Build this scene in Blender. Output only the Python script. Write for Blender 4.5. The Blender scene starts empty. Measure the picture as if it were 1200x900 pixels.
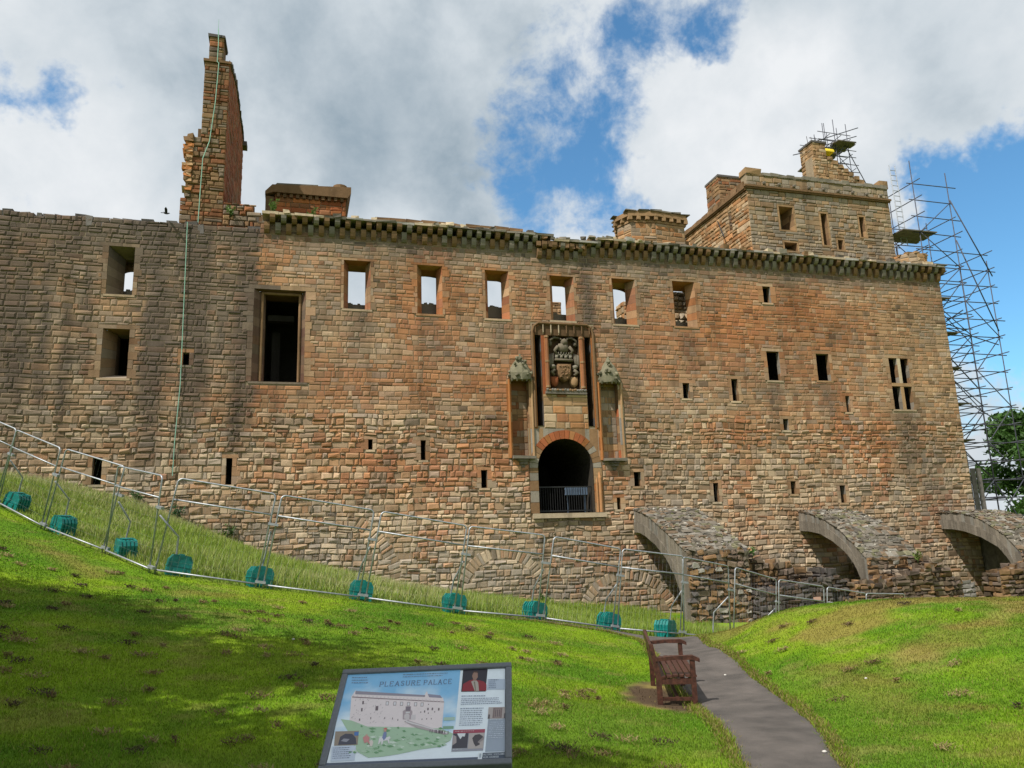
import bpy, math, random
import numpy as np
from mathutils import Vector, Matrix
random.seed(7)
RNG = np.random.default_rng(11)
scene = bpy.context.scene
col = scene.collection

# ---------------------------------------------------------------- camera, sky, sun, exposure
cam_d = bpy.data.cameras.new('camera'); cam = bpy.data.objects.new('camera', cam_d); col.objects.link(cam)
FW = Vector((0, 0.97843697, 0.20654561)); RT = Vector((0.99942944, 0.0069762, -0.0330473)); UP = Vector((0.0337756, -0.20642776, 0.97787872))
M3 = Matrix((RT, UP, -FW)).transposed()
cam.matrix_world = Matrix.Translation((0, 0, 1.65)) @ M3.to_4x4()
cam_d.sensor_width = 36; cam_d.lens = 27.0; cam_d.clip_start = 0.1; cam_d.clip_end = 3000
scene.camera = cam

SUN_EL, SUN_A = 53.0, 48.0            # elevation; angle behind the left-hand side of the view
sx, sy, sz = -math.cos(math.radians(SUN_A))*math.cos(math.radians(SUN_EL)), -math.sin(math.radians(SUN_A))*math.cos(math.radians(SUN_EL)), math.sin(math.radians(SUN_EL))
sun_d = bpy.data.lights.new('sun', 'SUN'); sun = bpy.data.objects.new('sun', sun_d); col.objects.link(sun)
sun_d.energy = 4.6; sun_d.angle = math.radians(0.6); sun_d.color = (1.0, 0.95, 0.87)
sun.rotation_euler = Vector((-sx, -sy, -sz)).to_track_quat('-Z', 'Y').to_euler(); sun.location = (-20, -20, 40)

world = bpy.data.worlds.new('World'); scene.world = world; world.use_nodes = True
nt = world.node_tree; nt.nodes.clear()
def N(tree, typ, **kw):
    n = tree.nodes.new(typ)
    for k, v in kw.items():
        if k == 'ins':
            for i, x in v.items(): n.inputs[i].default_value = x
        else: setattr(n, k, v)
    return n
def L(tree, a, b): tree.links.new(a, b)
def math_n(tree, op, a, b=None, clamp=False):
    n = N(tree, 'ShaderNodeMath', operation=op, use_clamp=clamp)
    for i, x in enumerate((a, b)):
        if x is None: continue
        if isinstance(x, (int, float)): n.inputs[i].default_value = x
        else: L(tree, x, n.inputs[i])
    return n.outputs[0]
out = N(nt, 'ShaderNodeOutputWorld'); bg = N(nt, 'ShaderNodeBackground'); bg.inputs['Strength'].default_value = 0.1
L(nt, bg.outputs[0], out.inputs[0])
sky = N(nt, 'ShaderNodeTexSky', sky_type='NISHITA', sun_disc=False)
sky.sun_elevation = math.radians(SUN_EL); sky.sun_rotation = math.atan2(sx, sy); sky.air_density = 1.0; sky.dust_density = 0.6; sky.ozone_density = 1.6
tc = N(nt, 'ShaderNodeTexCoord')
def noise(tree, vec, scale, detail=6, rough=0.55, dist=0.0, lac=2.0):
    n = N(tree, 'ShaderNodeTexNoise'); n.inputs['Scale'].default_value = scale; n.inputs['Detail'].default_value = detail
    n.inputs['Roughness'].default_value = rough; n.inputs['Distortion'].default_value = dist; n.inputs['Lacunarity'].default_value = lac
    if vec is not None: L(tree, vec, n.inputs['Vector'])
    return n.outputs[0]
def bump_dirs(lst):
    tot = None
    for d, rad, amp in lst:
        dp = N(nt, 'ShaderNodeVectorMath', operation='DOT_PRODUCT'); L(nt, warp, dp.inputs[0]); dp.inputs[1].default_value = Vector(d).normalized()
        k = (900.0/rad)**2
        e = math_n(nt, 'MULTIPLY', math_n(nt, 'EXPONENT', math_n(nt, 'MULTIPLY', math_n(nt, 'SUBTRACT', dp.outputs['Value'], 1.0), k)), amp)
        tot = e if tot is None else math_n(nt, 'ADD', tot, e)
    return tot
# the clouds live on the sky by direction; edges of the patches are broken up by warping the direction
wn = N(nt, 'ShaderNodeTexNoise'); wn.inputs['Scale'].default_value = 9; wn.inputs['Detail'].default_value = 5; wn.inputs['Roughness'].default_value = 0.6
L(nt, tc.outputs['Generated'], wn.inputs['Vector'])
ws = N(nt, 'ShaderNodeVectorMath', operation='SUBTRACT'); L(nt, wn.outputs['Color'], ws.inputs[0]); ws.inputs[1].default_value = (.5, .5, .5)
wsc = N(nt, 'ShaderNodeVectorMath', operation='SCALE'); L(nt, ws.outputs[0], wsc.inputs[0]); wsc.inputs['Scale'].default_value = 0.20
wadd = N(nt, 'ShaderNodeVectorMath', operation='ADD'); L(nt, tc.outputs['Generated'], wadd.inputs[0]); L(nt, wsc.outputs[0], wadd.inputs[1])
wno = N(nt, 'ShaderNodeVectorMath', operation='NORMALIZE'); L(nt, wadd.outputs[0], wno.inputs[0]); warp = wno.outputs[0]
BLUE = [((0.115,0.897,0.427),55,.9),((0.052,0.872,0.486),55,.6),((0.173,0.79,0.588),34,.9),((0.262,0.785,0.568),42,.95),((0.008,0.906,0.423),45,.45),
        ((0.51,0.8,0.32),75,1.0),((0.54,0.805,0.256),70,.9),((0.455,0.835,0.311),40,.55),((0.548,0.82,0.164),45,.5),((-0.512,0.705,0.49),20,.55),
        ((-0.49,0.728,0.479),16,.5),((0.515,0.768,0.38),50,.8),((-0.171,0.876,0.45),70,.15),((0.232,0.797,0.557),30,.6),((0.074,0.841,0.536),50,.5)]
DARK = [((-0.171,0.876,0.45),120,1.5),((-0.307,0.776,0.551),120,.75),((-0.11,0.825,0.555),110,1.0),((0.305,0.782,0.543),75,.55),((0.43,0.749,0.504),100,.6),
        ((0.494,0.745,0.448),60,.5),((-0.465,0.699,0.544),60,.5),((-0.027,0.815,0.579),80,.5),((-.1,.9,.42),60,.5)]
CLOUD = [((0.265,0.841,0.472),70,.8),((0.367,0.826,0.427),75,.8),((0.43,0.749,0.504),110,.6),((.31,.86,.40),50,.6),((-.2,.85,.48),120,.5)]
WHITE = [((0.265,0.841,0.472),75,1.0),((0.367,0.826,0.427),65,.8),((-0.462,0.775,0.43),110,.8),((-0.516,0.761,0.394),100,.8),((0.344,0.797,0.497),60,.5),
         ((0.115,0.922,0.369),45,.6),((0.548,0.794,0.262),30,.5),((0.051,0.901,0.431),30,.4)]
fine = noise(nt, tc.outputs['Generated'], 11.0, 10, 0.64, 0.15)
big = noise(nt, tc.outputs['Generated'], 3.2, 5, 0.5, 0.2)
cov = math_n(nt, 'ADD', math_n(nt, 'MULTIPLY', math_n(nt, 'SUBTRACT', fine, 0.5), 2.6), 0.98)
cov = math_n(nt, 'ADD', cov, math_n(nt, 'MULTIPLY', math_n(nt, 'SUBTRACT', big, 0.5), 0.7))
cov = math_n(nt, 'SUBTRACT', cov, math_n(nt, 'MULTIPLY', bump_dirs(BLUE), 0.86))
cov = math_n(nt, 'ADD', cov, bump_dirs(CLOUD))
mr = N(nt, 'ShaderNodeMapRange', interpolation_type='SMOOTHSTEP'); L(nt, cov, mr.inputs[0]); mr.inputs[1].default_value = 0.0; mr.inputs[2].default_value = 0.8
covf = mr.outputs[0]
shade = math_n(nt, 'ADD', math_n(nt, 'SUBTRACT', bump_dirs(WHITE), math_n(nt, 'MULTIPLY', bump_dirs(DARK), 0.8)), math_n(nt, 'MULTIPLY', math_n(nt, 'SUBTRACT', noise(nt, tc.outputs['Generated'], 6.0, 9, 0.58, 0.12), 0.5), 5.2))
mr2 = N(nt, 'ShaderNodeMapRange'); L(nt, shade, mr2.inputs[0]); mr2.inputs[1].default_value = -2.5; mr2.inputs[2].default_value = 1.3
ccol = N(nt, 'ShaderNodeValToRGB'); L(nt, mr2.outputs[0], ccol.inputs[0])
ccol.color_ramp.elements[0].color = (2.3, 3.0, 3.6, 1); ccol.color_ramp.elements[1].color = (6.9, 7.1, 7.3, 1)
e_ = ccol.color_ramp.elements.new(0.5); e_.color = (5.0, 5.5, 5.9, 1)
skyc = N(nt, 'ShaderNodeMixRGB', blend_type='MULTIPLY'); skyc.inputs[0].default_value = 1; L(nt, sky.outputs[0], skyc.inputs[1]); skyc.inputs[2].default_value = (.8, 1.3, 1.45, 1)
cm = N(nt, 'ShaderNodeMixRGB'); L(nt, covf, cm.inputs[0]); L(nt, skyc.outputs[0], cm.inputs[1]); L(nt, ccol.outputs[0], cm.inputs[2])
L(nt, cm.outputs[0], bg.inputs[0])

scene.view_settings.view_transform = 'Standard'; scene.view_settings.look = 'None'
scene.view_settings.exposure = 0.32; scene.view_settings.gamma = 1; scene.view_settings.use_curve_mapping = False
scene.render.engine = 'CYCLES'
scene.cycles.max_bounces = 5; scene.cycles.diffuse_bounces = 3; scene.cycles.glossy_bounces = 2; scene.cycles.transmission_bounces = 2; scene.cycles.transparent_max_bounces = 4

# ---------------------------------------------------------------- helpers
def sstep(a, b, x):
    t = np.clip((np.asarray(x, float)-a)/(b-a), 0, 1); return t*t*(3-2*t)
_LAT = np.random.default_rng(5).random((256, 256))
def vnoise(x, y, seed=0):
    x = np.asarray(x, float)+seed*17.3; y = np.asarray(y, float)+seed*9.7
    xi = np.floor(x).astype(int); yi = np.floor(y).astype(int); fx = x-xi; fy = y-yi
    fx = fx*fx*(3-2*fx); fy = fy*fy*(3-2*fy)
    g = lambda a, b: _LAT[a % 256, b % 256]
    return (g(xi, yi)*(1-fx)+g(xi+1, yi)*fx)*(1-fy)+(g(xi, yi+1)*(1-fx)+g(xi+1, yi+1)*fx)*fy
def fbm(x, y, seed=0, o=4):
    s = 0; a = .5; t = 0
    for i in range(o):
        s = s+a*vnoise(np.asarray(x)*2**i, np.asarray(y)*2**i, seed+i*3); t += a; a *= .5
    return s/t
def inpoly(x, y, poly):
    x = np.asarray(x); y = np.asarray(y); r = np.zeros(x.shape, bool); n = len(poly)
    for i in range(n):
        x1, y1 = poly[i]; x2, y2 = poly[(i+1) % n]
        if y1 == y2: continue
        c = ((y1 > y) != (y2 > y)) & (x < (x2-x1)*(y-y1)/(y2-y1)+x1); r ^= c
    return r

def mesh_np(name, verts, faces, mat, parent=None, cols=None, smooth=False, link=True):
    """verts (N,3); faces: list of int arrays (M,k); cols (N,3)"""
    me = bpy.data.meshes.new(name); verts = np.asarray(verts, np.float32)
    loops = []; totals = []
    for f in faces:
        f = np.asarray(f, np.int32)
        if len(f) == 0: continue
        loops.append(f.ravel()); totals.append(np.full(len(f), f.shape[1], np.int32))
    loops = np.concatenate(loops); totals = np.concatenate(totals)
    starts = np.concatenate(([0], np.cumsum(totals)[:-1])).astype(np.int32)
    me.vertices.add(len(verts)); me.vertices.foreach_set('co', verts.ravel())
    me.loops.add(len(loops)); me.loops.foreach_set('vertex_index', loops)
    me.polygons.add(len(totals)); me.polygons.foreach_set('loop_start', starts); me.polygons.foreach_set('loop_total', totals)
    me.update(calc_edges=True)
    if cols is not None:
        a = me.color_attributes.new('Col', 'FLOAT_COLOR', 'POINT')
        c = np.ones((len(verts), 4), np.float32); c[:, :3] = cols; a.data.foreach_set('color', c.ravel())
    me.polygons.foreach_set('use_smooth', np.full(len(totals), bool(smooth)))
    me.validate()
    if mat is not None: me.materials.append(mat)
    o = bpy.data.objects.new(name, me)
    if link: col.objects.link(o)
    if parent is not None: o.parent = parent
    return o

class MB:
    def __init__(s): s.v = []; s.f = {}; s.c = []; s.n = 0
    def add(s, verts, faces, colr=(.3, .25, .18)):
        verts = np.asarray(verts, float); b = s.n; s.v.append(verts); s.n += len(verts)
        c = np.asarray(colr, float); s.c.append(np.broadcast_to(c, (len(verts), 3)) if c.ndim == 1 else c)
        for f in faces:
            s.f.setdefault(len(f), []).append([i+b for i in f])
    def addnp(s, verts, faces, cols):
        b = s.n; s.v.append(verts); s.c.append(cols); s.n += len(verts)
        s.f.setdefault(faces.shape[1], []).extend((faces+b).tolist())
    def box(s, a, b, c=(.3, .25, .18), jit=0, M=None):
        x0, y0, z0 = a; x1, y1, z1 = b
        v = np.array([(x0,y0,z0),(x1,y0,z0),(x1,y1,z0),(x0,y1,z0),(x0,y0,z1),(x1,y0,z1),(x1,y1,z1),(x0,y1,z1)], float)
        if jit: v += RNG.uniform(-jit, jit, v.shape)
        if M is not None: v = np.array([tuple(M @ Vector(p)) for p in v])
        s.add(v, [(0,3,2,1),(4,5,6,7),(0,1,5,4),(1,2,6,5),(2,3,7,6),(3,0,4,7)], c)
    def tube(s, pts, r, c=(.5, .5, .5), n=6, caps=True):
        pts = [Vector(p) for p in pts]; rs = r if isinstance(r, (list, tuple)) else [r]*len(pts); rings = []; up = None
        for i, p in enumerate(pts):
            d = ((pts[min(i+1, len(pts)-1)]-pts[max(i-1, 0)])).normalized()
            if up is None: up = d.orthogonal().normalized()
            up = (up-d*up.dot(d))
            up = up.normalized() if up.length > 1e-6 else d.orthogonal().normalized()
            q = d.cross(up)
            rings.append([p+(up*math.cos(2*math.pi*k/n)+q*math.sin(2*math.pi*k/n))*rs[i] for k in range(n)])
        v = [tuple(x) for R in rings for x in R]; f = []
        for i in range(len(pts)-1):
            for k in range(n):
                a = i*n+k; b = i*n+(k+1) % n; f.append((a, b, b+n, a+n))
        if caps: f.append(tuple(range(n-1, -1, -1))); f.append(tuple(range((len(pts)-1)*n, len(pts)*n)))
        s.add(v, f, c)
    def prism(s, poly, fn, t0, t1, c=(.3, .25, .18)):
        """poly 2D extruded: fn(a,b,t)->xyz"""
        n = len(poly); v = [fn(a, b, t0) for a, b in poly]+[fn(a, b, t1) for a, b in poly]
        f = [tuple(range(n)), tuple(range(2*n-1, n-1, -1))]+[(i, i+n, (i+1) % n+n, (i+1) % n) for i in range(n)]
        s.add(v, f, c)
    def sphere(s, c, r, colr, seg=8, rings=6, noise_=0):
        v = []; f = []
        r = r if isinstance(r, (tuple, list)) else (r, r, r)
        for i in range(rings+1):
            th = math.pi*i/rings
            for k in range(seg):
                ph = 2*math.pi*k/seg; q = 1+random.uniform(-noise_, noise_)
                v.append((c[0]+r[0]*q*math.sin(th)*math.cos(ph), c[1]+r[1]*q*math.sin(th)*math.sin(ph), c[2]+r[2]*q*math.cos(th)))
        for i in range(rings):
            for k in range(seg):
                a = i*seg+k; b = i*seg+(k+1) % seg; f.append((a, a+seg, b+seg, b))
        s.add(v, f, colr)
    def build(s, name, mat, parent=None, smooth=False):
        return mesh_np(name, np.concatenate(s.v), [np.array(f) for f in s.f.values()], mat, parent, np.concatenate(s.c), smooth)

def tag(o, label=None, cat=None, group=None, kind=None):
    for k, v in (('label', label), ('category', cat), ('group', group), ('kind', kind)):
        if v: o[k] = v
    return o
def empty(name, loc, rz=0, label=None, cat=None, group=None):
    o = bpy.data.objects.new(name, None); col.objects.link(o); o.location = loc; o.rotation_euler = (0, 0, rz); o.empty_display_size = .2
    return tag(o, label, cat, group)
def copy_tree(o, parent=None):
    c = o.copy(); col.objects.link(c)
    if parent is not None: c.parent = parent
    for ch in list(o.children): copy_tree(ch, c)
    return c

def mat_new(name):
    m = bpy.data.materials.new(name); m.use_nodes = True; t = m.node_tree; b = t.nodes['Principled BSDF']; return m, t, b
def mat_plain(name, c, rough=.6, metal=0, vary=.15, scale=20, bump=0.0, spec=.4):
    m, t, b = mat_new(name); tcn = N(t, 'ShaderNodeTexCoord')
    nz = noise(t, tcn.outputs['Object'], scale, 5, .6)
    r = N(t, 'ShaderNodeValToRGB'); L(t, nz, r.inputs[0]); r.color_ramp.elements[0].position = .3; r.color_ramp.elements[1].position = .7
    r.color_ramp.elements[0].color = tuple(x*(1-vary) for x in c)+(1,); r.color_ramp.elements[1].color = tuple(min(1, x*(1+vary)) for x in c)+(1,)
    L(t, r.outputs[0], b.inputs['Base Color']); b.inputs['Roughness'].default_value = rough; b.inputs['Metallic'].default_value = metal
    b.inputs['Specular IOR Level'].default_value = spec
    if bump:
        bm = N(t, 'ShaderNodeBump'); bm.inputs['Strength'].default_value = .5; bm.inputs['Distance'].default_value = bump; L(t, nz, bm.inputs['Height']); L(t, bm.outputs[0], b.inputs['Normal'])
    return m
def mat_attr(name, rough=.9, vary=.35, scale=6.0, bump=.012, spec=.2, transl=0.0, fine_scale=38.0, speck=0.0, streak=0.0):
    """colour from the Col attribute, weathered by noise"""
    m, t, b = mat_new(name); tcn = N(t, 'ShaderNodeTexCoord'); a = N(t, 'ShaderNodeAttribute', attribute_name='Col')
    n1 = noise(t, tcn.outputs['Object'], scale, 6, .65); n2 = noise(t, tcn.outputs['Object'], fine_scale, 4, .6)
    s = math_n(t, 'ADD', math_n(t, 'MULTIPLY', math_n(t, 'ADD', n1, n2), vary), 1-vary)
    mx = N(t, 'ShaderNodeVectorMath', operation='SCALE'); L(t, a.outputs['Color'], mx.inputs[0]); L(t, s, mx.inputs['Scale'])
    c = mx.outputs[0]
    if streak:     # soot and run-off: noise drawn out down the wall
        mp = N(t, 'ShaderNodeMapping'); mp.inputs['Scale'].default_value = (1.1, 1.1, .16); L(t, tcn.outputs['Object'], mp.inputs[0])
        n4 = noise(t, mp.outputs[0], 1.3, 6, .65); r4 = N(t, 'ShaderNodeMapRange'); L(t, n4, r4.inputs[0]); r4.inputs[1].default_value = .5; r4.inputs[2].default_value = .75; r4.inputs[3].default_value = 1.0; r4.inputs[4].default_value = 1-streak
        mx4 = N(t, 'ShaderNodeVectorMath', operation='SCALE'); L(t, c, mx4.inputs[0]); L(t, r4.outputs[0], mx4.inputs['Scale']); c = mx4.outputs[0]
    if speck:
        n3 = noise(t, tcn.outputs['Object'], 9.0, 8, .75); rr = N(t, 'ShaderNodeMapRange'); L(t, n3, rr.inputs[0]); rr.inputs[1].default_value = .62; rr.inputs[2].default_value = .72; rr.inputs[4].default_value = speck
        mm = N(t, 'ShaderNodeMixRGB'); L(t, rr.outputs[0], mm.inputs[0]); L(t, c, mm.inputs[1]); mm.inputs[2].default_value = (.5, .47, .4, 1); c = mm.outputs[0]
    L(t, c, b.inputs['Base Color']); b.inputs['Roughness'].default_value = rough; b.inputs['Specular IOR Level'].default_value = spec
    if bump:
        bm = N(t, 'ShaderNodeBump'); bm.inputs['Strength'].default_value = .7; bm.inputs['Distance'].default_value = bump
        L(t, math_n(t, 'ADD', n1, math_n(t, 'MULTIPLY', n2, .6)), bm.inputs['Height']); L(t, bm.outputs[0], b.inputs['Normal'])
    if transl:
        tr = N(t, 'ShaderNodeBsdfTranslucent'); L(t, c, tr.inputs[0]); mxs = N(t, 'ShaderNodeMixShader'); mxs.inputs[0].default_value = transl
        L(t, b.outputs[0], mxs.inputs[1]); L(t, tr.outputs[0], mxs.inputs[2]); L(t, mxs.outputs[0], t.nodes['Material Output'].inputs[0])
    return m
M_STONE = mat_attr('sandstone', .92, .42, 3.2, .022, .15, speck=.3, streak=.5)
M_LICHEN = mat_attr('lichened stone', .95, .5, 4.0, .035, .1, speck=.75, streak=.45)
M_MORTAR = mat_attr('lime mortar', .95, .4, 8.0, .02, .1)
M_GROUND = mat_attr('lawn ground', .95, .5, 5.0, .03, .1, fine_scale=60)
M_BLADE = mat_attr('grass blades', .6, .2, 3.0, 0, .25, transl=.35)
M_LEAF = mat_attr('leaves', .55, .2, 2.0, 0, .3, transl=.3)
M_BARK = mat_attr('bark', .9, .5, 9.0, .03, .1)
M_STEEL = mat_plain('galvanised steel', (.33, .345, .37), .5, .6, .25, 14)
M_POLE = mat_plain('scaffold tube', (.05, .052, .07), .6, 0, .4, 6)
M_BOARD = mat_plain('scaffold board', (.13, .115, .105), .85, 0, .35, 5, .01)
M_YELLOW = mat_plain('yellow sheeting', (.75, .55, .03), .6, 0, .15, 6)
M_TEAL = mat_plain('teal plastic', (.003, .150, .135), .4, 0, .3, 9, .004)
M_WOOD = mat_plain('stained hardwood', (.055, .020, .012), .5, 0, .65, 18, .004)
M_SLATE = mat_plain('grey powder coat', (.13, .14, .16), .5, 0, .12, 60)
M_IRON = mat_plain('black iron', (.03, .03, .032), .5, .5, .3, 20)
M_COPPER = mat_plain('verdigris copper', (.22, .40, .31), .7, 0, .25, 8)
M_BLACK = mat_plain('black feathers', (.015, .015, .017), .6, 0, .3, 20)
M_SLATS = mat_plain('blue grey slats', (.10, .14, .21), .5, 0, .2, 5)
M_PRINT = mat_attr('printed sheet', .35, .12, 14.0, 0, .4)

# palace local frame: x along the facade, y into the building, z up
TH = math.radians(16.0); OX, OY = 0.0, 32.0
Tv = (math.cos(TH), math.sin(TH)); Nv = (math.sin(TH), -math.cos(TH))
def wpos(u, v, n=0): return (OX+Tv[0]*u+Nv[0]*n, OY+Tv[1]*u+Nv[1]*n, v)

# ---------------------------------------------------------------- ground
FENCE = [(-16.4,20.5,4.35),(-14.55,19.8,3.75),(-12.75,18.95,3.05),(-10.92,17.9,2.38),(-8.95,16.95,1.78),(-7.19,15.4,1.36),(-5.22,15.9,.98),(-3.31,16.7,.62),(-1.38,17.4,.24),(.45,18.0,-.02),(2.19,18.7,-.37),(3.88,19.3,-.62),
         (5.5,21.0,-.95),(7.1,22.4,-1.4),(8.9,23.6,-1.72),(10.6,24.7,-2.05),(12.4,25.8,-2.2)]
ctrl = list(FENCE)
ctrl += [(0,0,0),(-.5,4,.03),(-3,5,.38),(-7,8,1.0),(-10,12,1.95),(-14,15,3.1),(-8,3,.9),(-3,8,.42),(0,8.5,.1),(-.2,13,.12),(-5,12,.85),(-7.4,13.2,1.22),(2,6.2,-.03),(1.8,9.5,-.24),(2.6,13,-.3),(3,16,-.42),(3.2,18.6,-.6),
         (5.85,14,.47),(8.2,13,.53),(4.81,15.5,.24),(4.45,17.2,-.25),(11,12.2,.62),(15,11,.75),(20,9,.8),(3.75,15.5,-.4),(4.4,11,.08),(3.3,11.5,-.24),(2.95,8.5,-.14),(5.2,8.5,.1),(6,10.5,.3),(8,9,.32),(3.4,5.5,.02),(8,4,.2),(2,2,-.05),(14,4,.35),
         (7.2,17.5,-.35),(9.5,18,-.5),(12,18,-.6),(16,17,-.7),(22,16,-.7),(-18,12,3.6),(-24,18,6),(-14,4,2),(-6,-3,.6),(6,-3,0)]
for u, v in [(-30,6.6),(-24,5.5),(-18.72,4.43),(-16.02,4.1),(-14.6,3.71),(-12.99,2.98),(-10.44,1.98),(-8.59,1.13),(-5.4,.21),(-2,-.3),(1.12,-.76),(5.23,-1.25),(9,-1.35),(14,-1.4),(24,-1.5),(32,-1.6)]:
    ctrl.append(wpos(u, v)); ctrl.append(wpos(u, v+(.25 if u < -6 else 0), -3))
for u, v in [(8,-1.45),(12,-1.5),(18,-1.55),(25,-1.6)]: ctrl.append(wpos(u, v, 5))
CT = np.array(ctrl)
def _tps(r2): return np.where(r2 > 1e-9, .5*r2*np.log(np.maximum(r2, 1e-9)), 0)
_n = len(CT); _K = _tps(((CT[:, None, :2]-CT[None, :, :2])**2).sum(-1))+np.eye(_n)*.6
_P = np.c_[np.ones(_n), CT[:, :2]]; _A = np.block([[_K, _P], [_P.T, np.zeros((3, 3))]])
_W = np.linalg.solve(_A, np.r_[CT[:, 2], 0, 0, 0])
def gz(x, y):
    x = np.asarray(x, float); y = np.asarray(y, float); xf = np.clip(x, -26, 34).ravel(); yf = np.clip(y, -6, 44).ravel(); z = np.empty(xf.shape)
    for i in range(0, len(xf), 20000):
        a, b = xf[i:i+20000], yf[i:i+20000]
        z[i:i+20000] = _tps((a[:, None]-CT[None, :, 0])**2+(b[:, None]-CT[None, :, 1])**2) @ _W[:_n]+_W[_n]+_W[_n+1]*a+_W[_n+2]*b
    z = z.reshape(x.shape)
    z = z+.035*(fbm(x*.6, y*.6, 2, 3)-.5)
    d = np.maximum(np.maximum(-24-x, x-30), np.maximum(-5-y, y-40)); w = sstep(0, 25, d)
    return z*(1-w)+(-2.0)*w
def g1(x, y): return float(gz(np.array([x]), np.array([y]))[0])
PL = [(.2,-3),(.85,2),(1.35,4.3),(1.62,6.2),(1.80,7.3),(1.92,8.6),(1.99,9.4),(2.08,11),(2.25,13),(2.45,15),(2.6,16.6),(2.55,17.8),(2.0,18.45),(.8,17.95),(-.4,17.65)]
PR = [(1.25,-3),(1.75,2),(2.12,4.3),(2.35,6.2),(2.66,7.3),(2.92,8.6),(3.03,9.4),(3.2,11),(3.4,13),(3.6,15),(3.74,16.6),(3.85,17.9),(3.9,19.2),(1.9,18.75),(-.3,17.85)]
def resample(pts, n):
    p = np.array(pts, float); t = np.r_[0, np.cumsum(np.hypot(*np.diff(p, axis=0).T))]; s = np.linspace(0, 1, n)
    ti = np.interp(s*(len(p)-1), np.arange(len(p)), t)
    # smooth (Catmull-like) by repeated averaging of a dense polyline
    q = np.c_[np.interp(ti, t, p[:, 0]), np.interp(ti, t, p[:, 1])]
    for _ in range(6): q[1:-1] = .25*q[:-2]+.5*q[1:-1]+.25*q[2:]
    return q
NL = 120; QL = resample(PL, NL); QR = resample(PR, NL)
wob = .03*(fbm(np.arange(NL)*.35, np.zeros(NL), 4)-.5)*2
QL[:, 0] += wob; QR[:, 0] += .035*(fbm(np.arange(NL)*.4, np.ones(NL), 8)-.5)*2
PATH_POLY = [tuple(p) for p in QL]+[tuple(p) for p in QR[::-1]]
def fence_y(x):
    f = np.array(FENCE); return np.interp(x, f[:, 0], f[:, 1])
BENCH_C = (1.93, 10.35)
def soil_mask(x, y):
    cx, cy = 1.72, 10.1
    r = np.hypot((x-cx)/.5, (y-cy)/1.2)+.5*(fbm(x*3, y*3, 6)-.5)
    return 1-sstep(.85, 1.1, r)
GREEN = np.array((.092, .190, .009)); LIME = np.array((.170, .265, .010)); STRAW = np.array((.28, .225, .075)); SOIL = np.array((.10, .068, .042)); DEEP = np.array((.05, .135, .005)); BROWN_ = np.array((.17, .13, .035))
def mixc(a, b, t): return a+(b-a)*np.asarray(t)[..., None]
def lawn_col(x, y):
    x = np.asarray(x, float); y = np.asarray(y, float)
    c = mixc(GREEN, LIME, sstep(.34, .66, fbm(x*.55, y*.55, 1)))
    c = mixc(c, DEEP, sstep(.55, .75, fbm(x*.8, y*.9, 13))*.6)
    mound = sstep(3.2, 4.6, x)*sstep(4, 7, y)
    dry = sstep(.46, .66, fbm(x*.75, y*.9, 21))*(.1+.72*mound)
    dry = np.maximum(dry, mound*np.exp(-((x-4.6-.3*(14-y))/.7)**2)*.45*sstep(.35, .6, fbm(x*1.5, y*1.5, 3)))
    # scorched strip in front of the fence
    fy = fence_y(x); strip = np.exp(-((y-(fy-1.5))/.45)**2)*sstep(-1, -5, x); dry = np.maximum(dry, strip*.6*sstep(.3, .6, fbm(x*1.2, y*1.2, 5)))
    c = mixc(c, BROWN_*1.25, np.clip(dry, 0, .85))
    c = mixc(c, STRAW, sstep(.62, .74, fbm(x*2.6, y*2.6, 31))*.35)
    c = c*(.8+.4*fbm(x*4, y*4, 41))[..., None]
    c = mixc(c, mixc(SOIL*.8, STRAW*.75, sstep(.45, .62, fbm(x*2.2, y*2.2, 61))), soil_mask(x, y))
    return c
def tall_mask(x, y):
    n = (x-OX)*Nv[0]+(y-OY)*Nv[1]; u = (x-OX)*Tv[0]+(y-OY)*Tv[1]
    return (y > fence_y(x)+.12) & (n > .02) & ~((u > 5) & (n < 4.5) & (u < 8))
def axis(parts):
    return np.unique(np.round(np.concatenate([np.linspace(a, b, n) for a, b, n in parts]), 4))
gx = axis([(-900,-60,12),(-60,-20,14),(-20,16,260),(16,40,60),(40,100,14),(100,900,12)])
gy = axis([(-700,-30,8),(-30,-4,12),(-4,27,230),(27,45,50),(45,120,16),(120,1500,12)])
X, Y = np.meshgrid(gx, gy); Z = gz(X, Y); C = lawn_col(X, Y)*.95
tm = tall_mask(X, Y); C[tm] = C[tm]*.7+np.array((.12, .14, .04))*.5
ni, nj = X.shape; idx = np.arange(ni*nj).reshape(ni, nj)
fcs = np.stack([idx[:-1, :-1], idx[:-1, 1:], idx[1:, 1:], idx[1:, :-1]], -1).reshape(-1, 4)
ground = mesh_np('ground', np.c_[X.ravel(), Y.ravel(), Z.ravel()], [fcs], M_GROUND, None, C.reshape(-1, 3), True)
tag(ground, 'mown green lawn rising to a bank on one side and a mound on the other', None, None, 'structure')

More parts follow.
